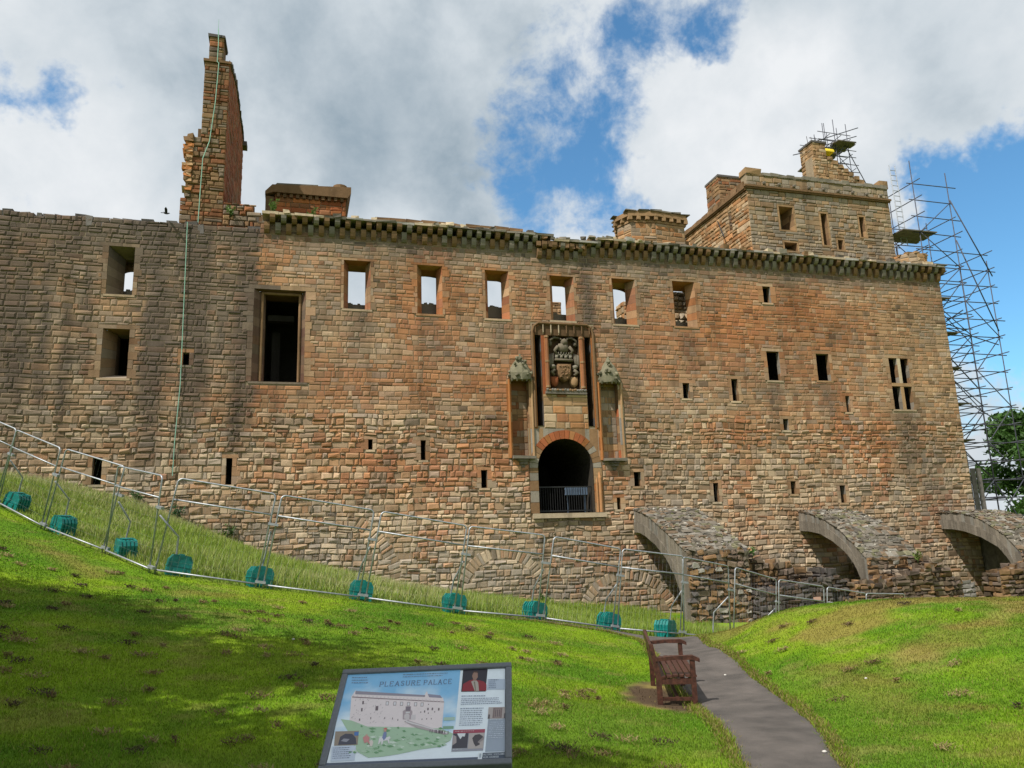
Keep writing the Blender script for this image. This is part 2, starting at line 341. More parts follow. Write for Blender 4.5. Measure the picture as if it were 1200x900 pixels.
# path sheet
m_path, t_, b_ = mat_new('asphalt'); tcn_ = N(t_, 'ShaderNodeTexCoord')
na = noise(t_, tcn_.outputs['Object'], 160, 3, .7); nb = noise(t_, tcn_.outputs['Object'], 2.2, 6, .6)
rp = N(t_, 'ShaderNodeValToRGB'); L(t_, math_n(t_, 'ADD', math_n(t_, 'MULTIPLY', na, .45), math_n(t_, 'MULTIPLY', nb, .55)), rp.inputs[0])
rp.color_ramp.elements[0].position = .36; rp.color_ramp.elements[0].color = (.036, .031, .027, 1); rp.color_ramp.elements[1].position = .64; rp.color_ramp.elements[1].color = (.118, .100, .088, 1)
L(t_, rp.outputs[0], b_.inputs['Base Color']); b_.inputs['Roughness'].default_value = .85
bm_ = N(t_, 'ShaderNodeBump'); bm_.inputs['Strength'].default_value = .6; bm_.inputs['Distance'].default_value = .006; L(t_, na, bm_.inputs['Height']); L(t_, bm_.outputs[0], b_.inputs['Normal'])
K = 13; s = np.linspace(0, 1, K)
px_ = QL[:, None, 0]*(1-s)+QR[:, None, 0]*s; py_ = QL[:, None, 1]*(1-s)+QR[:, None, 1]*s
pz_ = gz(px_, py_)+.022+.012*(1-(2*s-1)**2)
pz_[:, 0] -= .035; pz_[:, -1] -= .035
idx = np.arange(NL*K).reshape(NL, K)
pf = np.stack([idx[:-1, :-1], idx[:-1, 1:], idx[1:, 1:], idx[1:, :-1]], -1).reshape(-1, 4)
path = mesh_np('path', np.c_[px_.ravel(), py_.ravel(), pz_.ravel()], [pf], m_path, None, None, True)
tag(path, 'grey asphalt footpath curving past the bench to the fence', None, None, 'structure')

# ---------------------------------------------------------------- masonry
TAN=np.array((.372,.232,.122)); ORA=np.array((.38,.152,.052)); RED=np.array((.29,.092,.038)); PALE=np.array((.52,.415,.285)); GREY=np.array((.235,.205,.165)); DARK=np.array((.062,.055,.052)); BROWN=np.array((.21,.125,.065)); COOL=np.array((.30,.28,.25))
def G(u, v, cu, cv, su, sv): return np.exp(-((u-cu)/su)**2-((v-cv)/sv)**2)
def pick(w, cols, n):
    w = np.maximum(np.stack(w, -1), 0); w = w/w.sum(-1, keepdims=True); cw = np.cumsum(w, -1); r = RNG.random(n)[:, None]
    k = np.minimum((r > cw).sum(-1), len(cols)-1); return np.array(cols)[k]
def facade_col(u, v):
    n = len(u); f1 = fbm(u*.28, v*.35, 50); f2 = fbm(u*.22, v*.3, 60); f3 = fbm(u*.5, v*.6, 70)
    red = .12+1.3*sstep(.48, .68, f1)+2.6*G(u, v, -3.5, 4.8, 4.8, 1.1)+1.7*G(u, v, -4, 8.5, 4, 1.0)+1.6*G(u, v, 4.2, 3.9, 1.1, .9)+.8*G(u, v, 2.5, 7.5, 2.6, 3)+1.5*G(u, v, 9.5, 10.4, 6.0, 1.6)+1.6*G(u, v, 14.5, 12.0, 4, 1.2)+.8*G(u, v, -7.5, 8.0, 2.2, 1.6)+.7*G(u, v, 1, 12.4, 9, 1.2)+.6*G(u, v, 16.5, 7, 2.5, 3)+.7*G(u, v, -12, 7.5, 1.6, 2)
    red *= np.where(u < -10.6, .35, 1)*np.where(v < .9, .25, 1)*np.where(u > 19, .5, 1)
    ora = red*1.15+.3
    pale = .45+1.3*sstep(6.6, 3.5, v)*(1+.0*u)+.9*G(u, v, -6, 6.8, 5, 1.0)+.5*sstep(.5, .7, f2)
    pale *= np.where((v > 10.5), .45, 1)
    grey = .35+2.2*sstep(13.2, 14.2, v)+1.1*sstep(.5, .7, f3)+.5*sstep(.5, .68, fbm(u*.9, v*.22, 130))+1.8*G(u, v, 2.1, 2.1, 1.2, .9)+.6*(v < 1)
    grey = grey+np.where(u < -10.6, .25*sstep(9.5, 12.5, v), 0)
    brown = .35+1.0*sstep(18.5, 20.5, u)+np.where(u < -10.6, .8, 0)
    tan = np.full(n, 1.0)
    cool = .15+.45*sstep(.5, .7, fbm(u*.3, v*.4, 140))+1.0*sstep(2.6, .6, v)+1.0*G(u, v, -9, 1.8, 3.5, 1.3)+np.where(u < -10.6, .15, 0)
    ws = np.stack([red, ora, pale, grey, brown, tan, cool], -1); pal = np.array([RED, ORA, PALE, GREY, BROWN, TAN, COOL])
    mean = (np.maximum(ws, 0)/np.maximum(ws, 0).sum(-1, keepdims=True)) @ pal
    c = pick([red, ora, pale, grey, brown, tan, cool], pal, n)
    kk = np.where(v > 7.3, .3, .42)[:, None]; c = c*kk+(1-kk)*mean
    c = c*RNG.uniform(.80, 1.16, n)[:, None]*np.where(RNG.random(n) < .05, .6, 1.0)[:, None]*1.04*(.66+.62*fbm(u*.35, v*.45, 120))[:, None]
    return c
def facade_stain(u, v):
    n = len(u)
    # weather stains: run-off streaks on the old wall, damp below sills and beside the door panel
    st = np.zeros(n)
    for su, w, v0, v1, a in [(-19.3,.5,6,14.5,.92),(-18.4,.2,8,14.5,.7),(-17.8,.28,6.8,14.5,.9),(-17.1,.22,6.5,14,.7),(-16.5,.28,8.4,14,.7),(-14.05,.42,5.2,14.4,.95),(-13.4,.2,8,14.4,.7),(-12.3,.35,6.6,14,.7),(-11.7,.22,9,14,.75),(-11.0,.38,5.2,13,.85),(3.62,.33,10.4,14.6,.95),(-15.2,.5,6.0,8.3,.5),(-9.6,.3,6.2,8.1,.4),(-6.5,.5,9.2,11.3,.55),(-3.4,.5,9.4,11.2,.5),(-.5,.5,9.6,11.2,.5),(5.4,.45,9.9,11.2,.4),(8.5,.5,9.4,11.2,.5),(12.9,.45,7.2,8.8,.55),(15.7,.45,7.2,8.8,.55),(20.1,.8,4.4,7.6,.55),(21.5,1.1,1.8,5.5,.45),(5.4,.3,6.5,11,.45),(-8.0,.3,8.2,12,.3),(.6,.2,9,11,.4)]:
        st = np.maximum(st, a*np.exp(-((u-su-.25*(fbm(v*.7, v*0, int(abs(su)*7)) - .5))/w)**2)*sstep(v0-.8, v0+.9, v)*sstep(v1+.6, v1-.3, v))
    st = np.maximum(st, np.where(u < -10.4, np.maximum(sstep(11.0, 14.0, v+4.5*(fbm(u*1.1, v*.1, 90)-.5))*.78, sstep(.52, .66, fbm(u*1.9, v*.07, 95))*sstep(4.6, 8.2, v)*.85), 0))
    st = np.maximum(st, sstep(13.4, 14.3, v)*.4)
    st = np.clip(st+.35*(fbm(u*2.2, v*2.2, 150)-.5)*(st > .15), 0, .9)
    return np.clip(st*1.08, 0, .88)
def stone_col(base, var=.25, mixw=None):
    base = np.array(base)
    def f(u, v):
        n = len(u); c = np.tile(base, (n, 1))
        if mixw is not None:
            m = np.array(mixw); k = RNG.integers(0, len(m), n); c = .45*c+.55*m[k]
        return c*RNG.uniform(1-var, 1+var, n)[:, None]
    return f
def stones(mb, O, A, NN, u0, u1, v0, v1, ch, wd, relief, colf, cut=(), inside=None, joint=.025, Zv=(0, 0, 1), thin=.12, jit=.014, wav=.02, stain=None):
    O = np.array(O, float); A = np.array(A, float); NN = np.array(NN, float); Zv = np.array(Zv, float)
    rects = []; v = v0
    while v < v1-.03:
        h = ch*random.choice((.72, .88, 1, 1, 1.12, 1.3))*random.uniform(.9, 1.1); ve = min(v+h, v1)
        if v1-ve < .08: ve = v1
        ov = [c for c in cut if c[2] < ve-.01 and c[3] > v+.01 and c[0] < u1 and c[1] > u0]
        brk = sorted({u0, u1, *[min(max(x, u0), u1) for c in ov for x in (c[0], c[1])]})
        for a, b in zip(brk[:-1], brk[1:]):
            if b-a < .02: continue
            mid = .5*(a+b); vs = [(v, ve)]
            for c in ov:
                if c[0] < mid < c[1]:
                    nv = []
                    for p, q in vs:
                        if c[2] > p: nv.append((p, min(q, c[2])))
                        if c[3] < q: nv.append((max(p, c[3]), q))
                    vs = [(p, q) for p, q in nv if q-p > .05]
            for p, q in vs:
                u = a
                while u < b-.01:
                    w = wd*random.choice((.5, .75, .9, 1, 1.25, 1.6))*random.uniform(.8, 1.2); ue = min(u+w, b)
                    if b-ue < .14: ue = b
                    if random.random() < thin and q-p > .2:
                        m = p+(q-p)*random.uniform(.4, .6); rects.append((u, ue, p, m)); rects.append((u, ue, m, q))
                    else: rects.append((u, ue, p, q))
                    u = ue
        v = ve
    R = np.array(rects); uc = .5*(R[:, 0]+R[:, 1]); vc = .5*(R[:, 2]+R[:, 3])
    if inside is not None:
        k = inside(uc, vc); R = R[k]; uc = uc[k]; vc = vc[k]
    n = len(R)
    if n == 0: return
    w = R[:, 1]-R[:, 0]; h = R[:, 3]-R[:, 2]; j = np.minimum(joint/2, .2*np.minimum(w, h))
    rel = (relief(uc, vc) if callable(relief) else np.full(n, relief))*RNG.uniform(.3, 1.35, n)
    worn = RNG.random(n) < .05; rel = np.where(worn, .001, rel)      # eroded stones sit back in their joints
    ins = np.minimum(.05, .22*np.minimum(w, h)); ring = []
    sgn = np.array([(-1, -1), (1, -1), (1, 1), (-1, 1)])
    jj = min(jit, .014) if relief is None else jit
    for lev in range(3):
        inset = (j, j+.006, j+ins)[lev]
        for k in range(4):
            uu = uc+sgn[k, 0]*(w/2-inset); vv = vc+sgn[k, 1]*(h/2-inset); nn = np.full(n, -.026)
            if lev > 0:
                uu = uu+RNG.uniform(-jj, jj, n)*(1 if lev == 1 else 1.6); vv = vv+RNG.uniform(-jj, jj, n)*(1 if lev == 1 else 1.6)
                nn = rel*(.35 if lev == 1 else 1.0)+RNG.uniform(-.3, .3, n)*np.abs(rel)
            ring.append((uu, vv, nn))
    uu = np.stack([r[0] for r in ring], 1); vv = np.stack([r[1] for r in ring], 1); nn = np.stack([r[2] for r in ring], 1)
    if wav: vv = vv+wav*2*(vnoise(uu*.8, vv*.5, 77)-.5)
    P = O+uu[..., None]*A+vv[..., None]*Zv+nn[..., None]*NN
    base = [(0,1,5,4),(1,2,6,5),(2,3,7,6),(3,0,4,7),(4,5,9,8),(5,6,10,9),(6,7,11,10),(7,4,8,11),(8,9,10,11)]
    if np.dot(np.cross(A, Zv), NN) < 0: base = [tuple(reversed(b)) for b in base]
    F = (np.arange(n)[:, None, None]*12+np.array(base)[None]).reshape(-1, 4)
    c = np.repeat(colf(uc, vc), 12, 0)
    if stain is not None: c = mixc(c, np.array((.088, .068, .056)), stain(uu.ravel(), vv.ravel()))
    mb.addnp(P.reshape(-1, 3), F, c)
def sheet(mb, O, A, u0, u1, v0, v1, holes, n, NN, c, Zv=(0, 0, 1), inside=None):
    """flat wall sheet with rectangular holes"""
    O = np.array(O, float); A = np.array(A, float); NN = np.array(NN, float); Zv = np.array(Zv, float)
    us = sorted({u0, u1, *[x for h in holes for x in h[:2] if u0 < x < u1]}); vs = sorted({v0, v1, *[x for h in holes for x in h[2:] if v0 < x < v1]})
    for a, b in zip(us[:-1], us[1:]):
        for p, q in zip(vs[:-1], vs[1:]):
            um, vm = (a+b)/2, (p+q)/2
            if any(h[0] < um < h[1] and h[2] < vm < h[3] for h in holes): continue
            mb.add([O+x*A+y*Zv+n*NN for x, y in ((a, p), (b, p), (b, q), (a, q))], [(0, 1, 2, 3)], c)

PAL = empty('palace_ruin', (OX, OY, 0), TH, 'roofless red sandstone palace ruin with a corbelled parapet and six open windows', 'palace')
# openings: name, frame rect, rear rect, splay depth, full depth, through?, dressing width
W_ = []
VIS = [(-6.88,-6.19,11.47,13.1),(-3.84,-3.22,11.66,13.0),(-.96,-.35,11.68,13.01),(2.0,2.6,11.5,12.98),(4.93,5.51,11.45,12.96),(7.97,8.57,11.42,13.15)]
for (a, b, c, d), (p, q, r_, t_2) in zip([(-7.06,-5.97,11.39,13.49),(-4.02,-2.95,11.33,13.49),(-1.07,0.0,11.27,13.46),(1.89,3.02,11.33,13.40),(4.88,6.02,11.3,13.46),(7.93,9.08,11.34,13.53)], VIS):
    k_ = 1+.5/30.76; kk_ = 1+1.3/30.76
    W_.append(dict(o=(a,b,c,d), i=(-8.82+(p+8.82)*k_, -8.82+(q+8.82)*k_, c+.06, d-.02), d1=.5, d2=1.3, sky=True, ring=.11, kind='big', top=1.65+(t_2-1.65)*kk_, sill=1.65+(r_-1.65)*kk_, wide=.45))
W_.append(dict(o=(-15.87,-14.96,11.5,13.43), i=(-15.42,-15.04,11.6,13.2), d1=.8, d2=1.3, sky=True, ring=.16, kind='big', top=12.9, sill=11.95, wide=.2))
W_.append(dict(o=(-15.85,-14.94,8.25,10.14), i=(-15.5,-15.02,8.5,10.1), d1=.7, d2=1.3, sky=False, ring=.18, kind='big'))
W_.append(dict(o=(-10.54,-8.56,8.25,12.03), i=(-10.12,-8.8,8.3,11.95), d1=.4, d2=1.3, sky=False, ring=.2, kind='big', room=(1.0, 3.5)))
for o in [(12.60,13.28,8.9,10.31),(15.33,16.06,8.96,10.29)]: W_.append(dict(o=o, i=o, d1=.3, d2=1.3, sky=False, ring=.17, kind='mid', room=(.6, 2.5)))
for o in [(19.56,20.06,8.95,10.22),(20.26,20.74,8.95,10.22),(19.56,20.06,7.62,8.78),(20.26,20.74,7.62,8.78)]: W_.append(dict(o=o, i=o, d1=.3, d2=1.3, sky=False, ring=0, kind='four', room=(.1, 1.5)))
for o in [(12.76,13.18,12.74,13.56),(8.05,8.39,7.94,8.65),(10.57,10.9,7.87,8.91),(16.73,16.96,7.44,8.23),(13.12,13.4,6.53,7.06),(5.36,5.68,4.01,4.63),(4.49,4.66,3.04,3.54),(9.16,9.42,3.28,4.11),(13.16,13.43,3.57,4.15),(15.8,16.1,3.13,3.93),
          (-6.03,-5.86,5.59,6.0),(-3.93,-3.73,5.17,5.97),(-1.45,-1.19,4.02,4.75),(-11.31,-11.1,4.26,5.26),(-15.85,-15.54,4.31,5.29),(-13.04,-12.81,8.82,9.31)]:
    W_.append(dict(o=o, i=o, d1=.4, d2=1.2, sky=False, ring=.16, kind='slit'))
DOOR = (1.0, 3.5, 2.94, 6.07); SLOTS = [(1.08,1.36,6.62,10.62),(3.40,3.68,6.62,10.66)]; NICHES = [(-.05,.80,5.34,8.58),(4.02,4.92,5.24,8.56)]
cuts = [(w['o'][0]-w['ring'], w['o'][1]+w['ring'], w['o'][2]-(.12 if w['ring'] else 0), w['o'][3]+w['ring']*.9) for w in W_]
cuts += [(19.4,20.9,7.46,10.36)]
cuts += [(.92,3.86,6.5,11.22),(.62,3.90,2.74,6.5),(-.22,.92,5.2,8.6),(3.86,5.08,5.1,8.6)]
cuts += [(.0,.5,8.9,9.0)][:0]
ARCHES = [(-.66,-.55,1.55,1.72,20,170,.52),(-9.2,.05,4.1,3.3,6,52,.55),(4.7,-1.55,1.85,1.62,15,165,.5)]
def ring_mask(u, v):
    m = np.zeros(len(u), bool)
    for cu, cv, a, b, t0, t1, th in ARCHES:
        r = np.sqrt(((u-cu)/(a+th/2))**2+((v-cv)/(b+th/2))**2); t = np.degrees(np.arctan2((v-cv)/b, (u-cu)/a))
        m |= (abs(r-1) < th*.42/a) & (t > t0) & (t < t1)
    return m
def topv(u): return np.where(np.asarray(u) < -10.35, 14.5+.2*(vnoise(np.asarray(u)*1.3, np.asarray(u)*0, 3)-.3), 14.95)
def rel_f(u, v):
    return np.where(v < 7, .045, np.where(u < -10.4, .03, .016))
fac = MB()
stones(fac, (0,0,0), (1,0,0), (0,-1,0), -30, 23.5, -2.2, 7.2, .205, .32, rel_f, facade_col, cuts, lambda u, v: ~ring_mask(u, v), joint=.022, jit=.02, wav=.05, stain=facade_stain)
stones(fac, (0,0,0), (1,0,0), (0,-1,0), -30, 23.5, 7.2, 14.9, .19, .34, rel_f, facade_col, cuts, lambda u, v: v < topv(u), joint=.014, jit=.009, wav=.035, stain=facade_stain)
for cu, cv, a, b, t0, t1, th in ARCHES:       # relieving arches: stones set on edge
    t = t0
    while t < t1:
        L_ = .5*(a+b)+th/2; dt = math.degrees(random.uniform(.15, .24)/L_); tm_ = math.radians(t+dt/2); t += dt
        e = Vector((math.cos(tm_)*a, math.sin(tm_)*b)); dirv = Vector((math.cos(tm_)/a, math.sin(tm_)/b)).normalized(); p = Vector((cu, cv))+e; tg = Vector((-dirv.y, dirv.x)); hw = .5*math.radians(dt)*L_-.022
        r0 = random.uniform(.0, .06); r1 = th-random.uniform(0, .08); nn = random.uniform(.0, .035); pts = []
        for lev, (g, nv) in enumerate(((0, .05), (0, -nn*.4), (.03, -nn))):
            for su, sv in ((-1, 0), (1, 0), (1, 1), (-1, 1)):
                q = p+tg*(su*(hw-g))+dirv*((r1-g) if sv else (r0+g)); pts.append((q.x+random.uniform(-.012, .012), nv, q.y+random.uniform(-.012, .012)))
        cc = facade_col(np.array([p.x]), np.array([p.y]))[0]; cc = mixc(cc, DARK, facade_stain(np.array([p.x]), np.array([p.y])))[0]
        fac.add(pts, [(1,0,4,5),(2,1,5,6),(3,2,6,7),(0,3,7,4),(5,4,8,9),(6,5,9,10),(7,6,10,11),(4,7,11,8),(11,10,9,8)], cc)
fac.build('masonry_facing', M_STONE, PAL)
# core of the wall
core = MB(); MC = (.29, .225, .15)
holes = [w['o'] for w in W_]+[DOOR]+SLOTS+[(-.05,.80,5.34,8.58),(4.02,4.92,5.24,8.56)]+[(1.72,3.12,8.25,10.62)]
sheet(core, (0,0,0), (1,0,0), -30, -10.35, -2.4, 14.3, holes, -.009, (0,-1,0), MC); sheet(core, (0,0,0), (1,0,0), -10.35, 23.5, -2.4, 14.9, holes, -.009, (0,-1,0), MC)
def rear(w): i = w['i']; return (i[0]-w['wide'], i[1]+w['wide'], w['sill']-.02, w['top'])
back = [rear(w) for w in W_ if w['sky']]
for w in W_:
    if not w['sky']:
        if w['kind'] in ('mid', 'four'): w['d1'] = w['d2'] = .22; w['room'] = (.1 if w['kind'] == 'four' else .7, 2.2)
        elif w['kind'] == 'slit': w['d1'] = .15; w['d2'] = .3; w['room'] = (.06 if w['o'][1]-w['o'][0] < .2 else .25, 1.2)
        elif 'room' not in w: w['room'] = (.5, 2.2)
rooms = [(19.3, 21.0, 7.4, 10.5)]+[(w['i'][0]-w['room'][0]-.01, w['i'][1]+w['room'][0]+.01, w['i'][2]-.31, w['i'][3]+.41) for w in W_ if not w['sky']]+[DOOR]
sheet(core, (0,1.3,0), (1,0,0), -30, 23.5, -2.4, 14.3, back+rooms, 0, (0,1,0), (.25,.2,.14))
core.box((-30, .03, 14.2), (-10.35, 1.3, 14.42), (.13, .12, .11)); core.box((-10.35, .03, 14.8), (23.5, 1.3, 14.95), (.2, .18, .15))
core.build('wall_core', M_MORTAR, PAL)
# return wall at the far corner
ret = MB(); stones(ret, (23.5,0,0), (0,1,0), (1,0,0), 0, 18, -2.4, 14.9, .25, .5, .04, stone_col(TAN, .25, [TAN, ORA, BROWN, GREY]), joint=.022)
sheet(ret, (23.47,0,0), (0,1,0), 0, 18, -2.4, 14.9, [], 0, (1,0,0), MC)
ret.box((23.1, 1.35, 14.6), (23.46, 18, 14.9), (.2, .18, .15)); ret.build('return_wall', M_STONE, PAL)

def quad_courses(mb, P, Q, R, S, colf, step=.36):
    """strip from edge P-Q (bottom to top, front) to S-R (bottom to top, rear), split into courses"""
    P, Q, R, S = (np.array(x, float) for x in (P, Q, R, S)); h = np.linalg.norm(Q-P); n = max(1, int(round(h/step)))
    t = np.linspace(0, 1, n+1)
    for i in range(n):
        a, b = t[i], t[i+1]-.012/max(h, .1)
        mb.add([P+(Q-P)*a, P+(Q-P)*b, S+(R-S)*b, S+(R-S)*a], [(0, 1, 2, 3)], colf()*random.uniform(.8, 1.15))
        if i < n-1: mb.add([P+(Q-P)*b, P+(Q-P)*t[i+1], S+(R-S)*t[i+1], S+(R-S)*b], [(0, 1, 2, 3)], np.array((.09, .075, .055)))
def reveal(mb, o, i, d1, d2, colf, wide=None):
    def ringc(r, y): return [(r[0], y, r[2]), (r[1], y, r[2]), (r[1], y, r[3]), (r[0], y, r[3])]
    A, B, Cc = ringc(o, -.015), ringc(i, d1), ringc(wide or i, d2)
    for F0, F1 in ((A, B), (B, Cc)):
        quad_courses(mb, F0[0], F0[3], F1[3], F1[0], colf); quad_courses(mb, F0[1], F0[2], F1[2], F1[1], colf)
        mb.add([F0[3], F0[2], F1[2], F1[3]], [(0, 1, 2, 3)], colf()); mb.add([F0[0], F0[1], F1[1], F1[0]], [(3, 2, 1, 0)], colf()*1.2)
def colpick(cols): return lambda: np.array(random.choice(cols))*random.uniform(.85, 1.12)
DRESS = [TAN, TAN*1.05, ORA*.95, BROWN*1.2, PALE*.85]
def near(u, v, cols, k=.6):
    c = facade_col(np.array([u]), np.array([v]))[0]*k+colpick(cols)()*(1-k); return mixc(c, DARK, facade_stain(np.array([u]), np.array([v]))*.8)[0]
def dressing(mb, o, g, cols, lintel=True, proud=.006):
    """dressed margin stones round an opening"""
    u0, u1, v0, v1 = o
    for a, b in ((u0-g, u0), (u1, u1+g)):
        v = v0
        while v < v1-.02:
            ve = min(v+random.uniform(.2, .38), v1)
            if v1-ve < .12: ve = v1
            e_ = random.choice((0, 0, .06, .13, .2))*(g > .1); mb.box((a+.003-(e_ if a < u0-.001 else 0), -.012-proud-random.uniform(0, .012), v+.005), (b-.003+(e_ if a >= u1-.001 else 0), .06, ve-.005), near(a, v, cols, .7), .006); v = ve
    k = 1 if (u1-u0) < .8 else 2; xs = np.linspace(u0-g, u1+g, k+1)
    xs[0] -= random.choice((0, .08, .16)); xs[-1] += random.choice((0, .08, .16))
    for a, b in zip(xs[:-1], xs[1:]): mb.box((a+.004, -.012-proud-random.uniform(0, .01), v1+.004), (b-.004, .06, v1+g*.85), near(a, v1, cols))
    mb.box((u0-g*.6, -proud-.022, v0-.09), (u1+g*.6, .08, v0-.004), near(u0, v0, [PALE, TAN], .4))
for w in W_:
    if w['kind'] == 'four': continue
    mb = MB(); cols = DRESS if w['o'][0] > -10.6 or w['kind'] == 'slit' else [BROWN, BROWN*.8, GREY*.8, TAN*.8]
    if w['kind'] == 'slit' and abs(w['o'][0]+13.04) < .1: cols = [ORA, RED*1.1]
    dressing(mb, w['o'], w['ring'], cols)
    ou, ov_ = w['o'][0], w['o'][2]
    rc = (lambda: near(ou, ov_+random.uniform(0, 2), [ORA, TAN, RED*1.1] if ou > -10.6 else [BROWN*.7, GREY*.6], .45)) if w['kind'] == 'big' else colpick([BROWN, GREY])
    reveal(mb, w['o'], w['i'], w['d1'], w['d2'], rc, (i_ := (rear(w)[0], rear(w)[1], w['i'][2], w['i'][3])) if w['sky'] else None)
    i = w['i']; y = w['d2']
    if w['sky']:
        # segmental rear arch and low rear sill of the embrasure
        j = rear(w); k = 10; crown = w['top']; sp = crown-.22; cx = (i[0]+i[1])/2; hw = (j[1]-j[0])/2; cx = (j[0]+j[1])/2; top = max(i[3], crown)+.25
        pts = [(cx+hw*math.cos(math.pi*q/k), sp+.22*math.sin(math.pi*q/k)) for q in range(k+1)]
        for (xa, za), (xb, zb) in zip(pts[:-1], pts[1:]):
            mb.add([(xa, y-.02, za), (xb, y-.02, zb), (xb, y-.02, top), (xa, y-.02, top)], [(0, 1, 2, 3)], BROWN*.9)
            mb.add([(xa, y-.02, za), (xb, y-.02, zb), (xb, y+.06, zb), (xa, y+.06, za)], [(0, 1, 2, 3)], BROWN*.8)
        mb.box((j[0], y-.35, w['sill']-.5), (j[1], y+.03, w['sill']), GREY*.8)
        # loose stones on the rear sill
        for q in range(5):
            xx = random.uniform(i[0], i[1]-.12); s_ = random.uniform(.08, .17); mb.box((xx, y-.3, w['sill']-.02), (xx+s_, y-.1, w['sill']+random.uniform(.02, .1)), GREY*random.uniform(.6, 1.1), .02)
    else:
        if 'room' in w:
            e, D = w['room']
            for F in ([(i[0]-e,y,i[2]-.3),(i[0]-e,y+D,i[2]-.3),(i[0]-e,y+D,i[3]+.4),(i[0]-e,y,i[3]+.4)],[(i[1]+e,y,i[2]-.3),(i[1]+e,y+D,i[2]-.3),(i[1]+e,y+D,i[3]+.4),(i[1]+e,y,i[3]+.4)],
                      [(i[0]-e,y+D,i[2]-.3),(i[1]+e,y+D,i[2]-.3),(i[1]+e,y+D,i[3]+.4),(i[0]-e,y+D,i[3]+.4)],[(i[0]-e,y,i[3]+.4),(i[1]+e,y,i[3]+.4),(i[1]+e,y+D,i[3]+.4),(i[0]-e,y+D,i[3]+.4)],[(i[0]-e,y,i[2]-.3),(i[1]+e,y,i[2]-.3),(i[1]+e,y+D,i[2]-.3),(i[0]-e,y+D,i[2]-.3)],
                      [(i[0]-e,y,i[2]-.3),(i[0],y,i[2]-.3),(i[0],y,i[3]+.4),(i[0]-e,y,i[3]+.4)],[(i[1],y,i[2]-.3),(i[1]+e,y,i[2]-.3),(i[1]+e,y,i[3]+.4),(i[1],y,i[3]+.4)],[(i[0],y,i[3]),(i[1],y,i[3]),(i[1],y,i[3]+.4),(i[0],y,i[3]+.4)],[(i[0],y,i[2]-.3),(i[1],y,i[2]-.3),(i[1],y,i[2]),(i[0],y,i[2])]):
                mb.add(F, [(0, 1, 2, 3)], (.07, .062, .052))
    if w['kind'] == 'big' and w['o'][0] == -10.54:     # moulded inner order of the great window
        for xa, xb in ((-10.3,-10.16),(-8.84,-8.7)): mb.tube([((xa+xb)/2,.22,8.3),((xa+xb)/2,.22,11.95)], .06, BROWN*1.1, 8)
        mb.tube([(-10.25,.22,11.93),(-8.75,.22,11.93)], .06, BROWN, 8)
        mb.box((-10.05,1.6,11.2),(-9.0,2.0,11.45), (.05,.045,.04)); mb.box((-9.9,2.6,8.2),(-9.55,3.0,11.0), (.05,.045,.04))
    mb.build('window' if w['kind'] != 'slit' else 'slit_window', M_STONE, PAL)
# four-light window with stone mullion and transom
mb = MB(); dressing(mb, (19.56,20.74,7.62,10.22), .16, [BROWN, TAN*.8, BROWN*1.1])
for w in W_:
    if w['kind'] == 'four':
        reveal(mb, w['o'], w['i'], w['d1'], w['d2'], colpick([BROWN, GREY]))
for xa, xb, ya, yb in ((18.9,21.4,1.9,1.9),):
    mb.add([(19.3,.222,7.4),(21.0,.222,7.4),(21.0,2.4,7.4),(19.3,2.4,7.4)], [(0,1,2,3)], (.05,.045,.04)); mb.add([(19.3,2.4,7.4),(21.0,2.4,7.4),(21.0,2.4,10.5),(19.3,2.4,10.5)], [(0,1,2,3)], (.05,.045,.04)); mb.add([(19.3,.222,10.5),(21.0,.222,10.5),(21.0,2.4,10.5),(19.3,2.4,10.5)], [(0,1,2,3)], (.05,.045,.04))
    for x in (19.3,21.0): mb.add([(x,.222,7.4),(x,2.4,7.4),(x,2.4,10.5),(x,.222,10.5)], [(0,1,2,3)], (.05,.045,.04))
    mb.add([(20.06,.222,7.6),(20.26,.222,7.6),(20.26,.222,10.25),(20.06,.222,10.25)], [(0,1,2,3)], TAN*.6)
wf = mb.build('window', M_STONE, PAL)
mb = MB(); mb.box((20.065,-.02,7.62),(20.255,.15,8.78), TAN); mb.box((20.065,-.02,8.95),(20.255,.15,10.22), PALE*.9); mb.build('mullion', M_STONE, wf)
mb = MB(); mb.box((19.56,-.03,8.785),(20.74,.15,8.945), TAN*.95); mb.build('transom', M_STONE, wf)

# ---- entrance: arch, drawbridge slots, carved panel, statue niches
ent = MB(); cx, r0, spring = 2.25, 1.25, 4.82
def arc(r, k=20): return [(cx+r*math.cos(math.pi*(1-j/k)), spring+r*math.sin(math.pi*(1-j/k))) for j in range(k+1)]
inn = arc(r0)
for j in range(20):     # voussoirs
    a0, a1 = math.pi*(1-j/20), math.pi*(1-(j+1)/20)
    P = [(cx+r*math.cos(a), spring+r*math.sin(a)) for r, a in ((r0, a0-.006), (r0, a1+.006), (r0+.36, a1+.006), (r0+.36, a0-.006))]
    cc = colpick([ORA*.7+TAN*.25, RED*1.1, ORA*.8] if 3 < j < 15 else [TAN*.8, GREY*1.2, BROWN*1.1])()
    ent.prism(P, lambda a, b, t: (a, t, b), -.035, .12, cc)
outr = arc(r0+.365)
for j in range(20):     # spandrels up to the panel
    (xa, za), (xb, zb) = outr[j], outr[j+1]
    if za < 6.5 and zb < 6.6:
        pass
    ent.add([(xa, -.015, min(za, 6.5)), (xb, -.015, min(zb, 6.5)), (xb, -.015, 6.5), (xa, -.015, 6.5)], [(0, 1, 2, 3)], colpick([TAN*.85, GREY*1.1, BROWN*1.15])())
for a, b in ((.62, cx-r0-.365+.002), (cx+r0+.363, 3.90)):   # thin side fillets
    ent.box((a, -.015, 2.74), (b, .05, 6.5), BROWN)
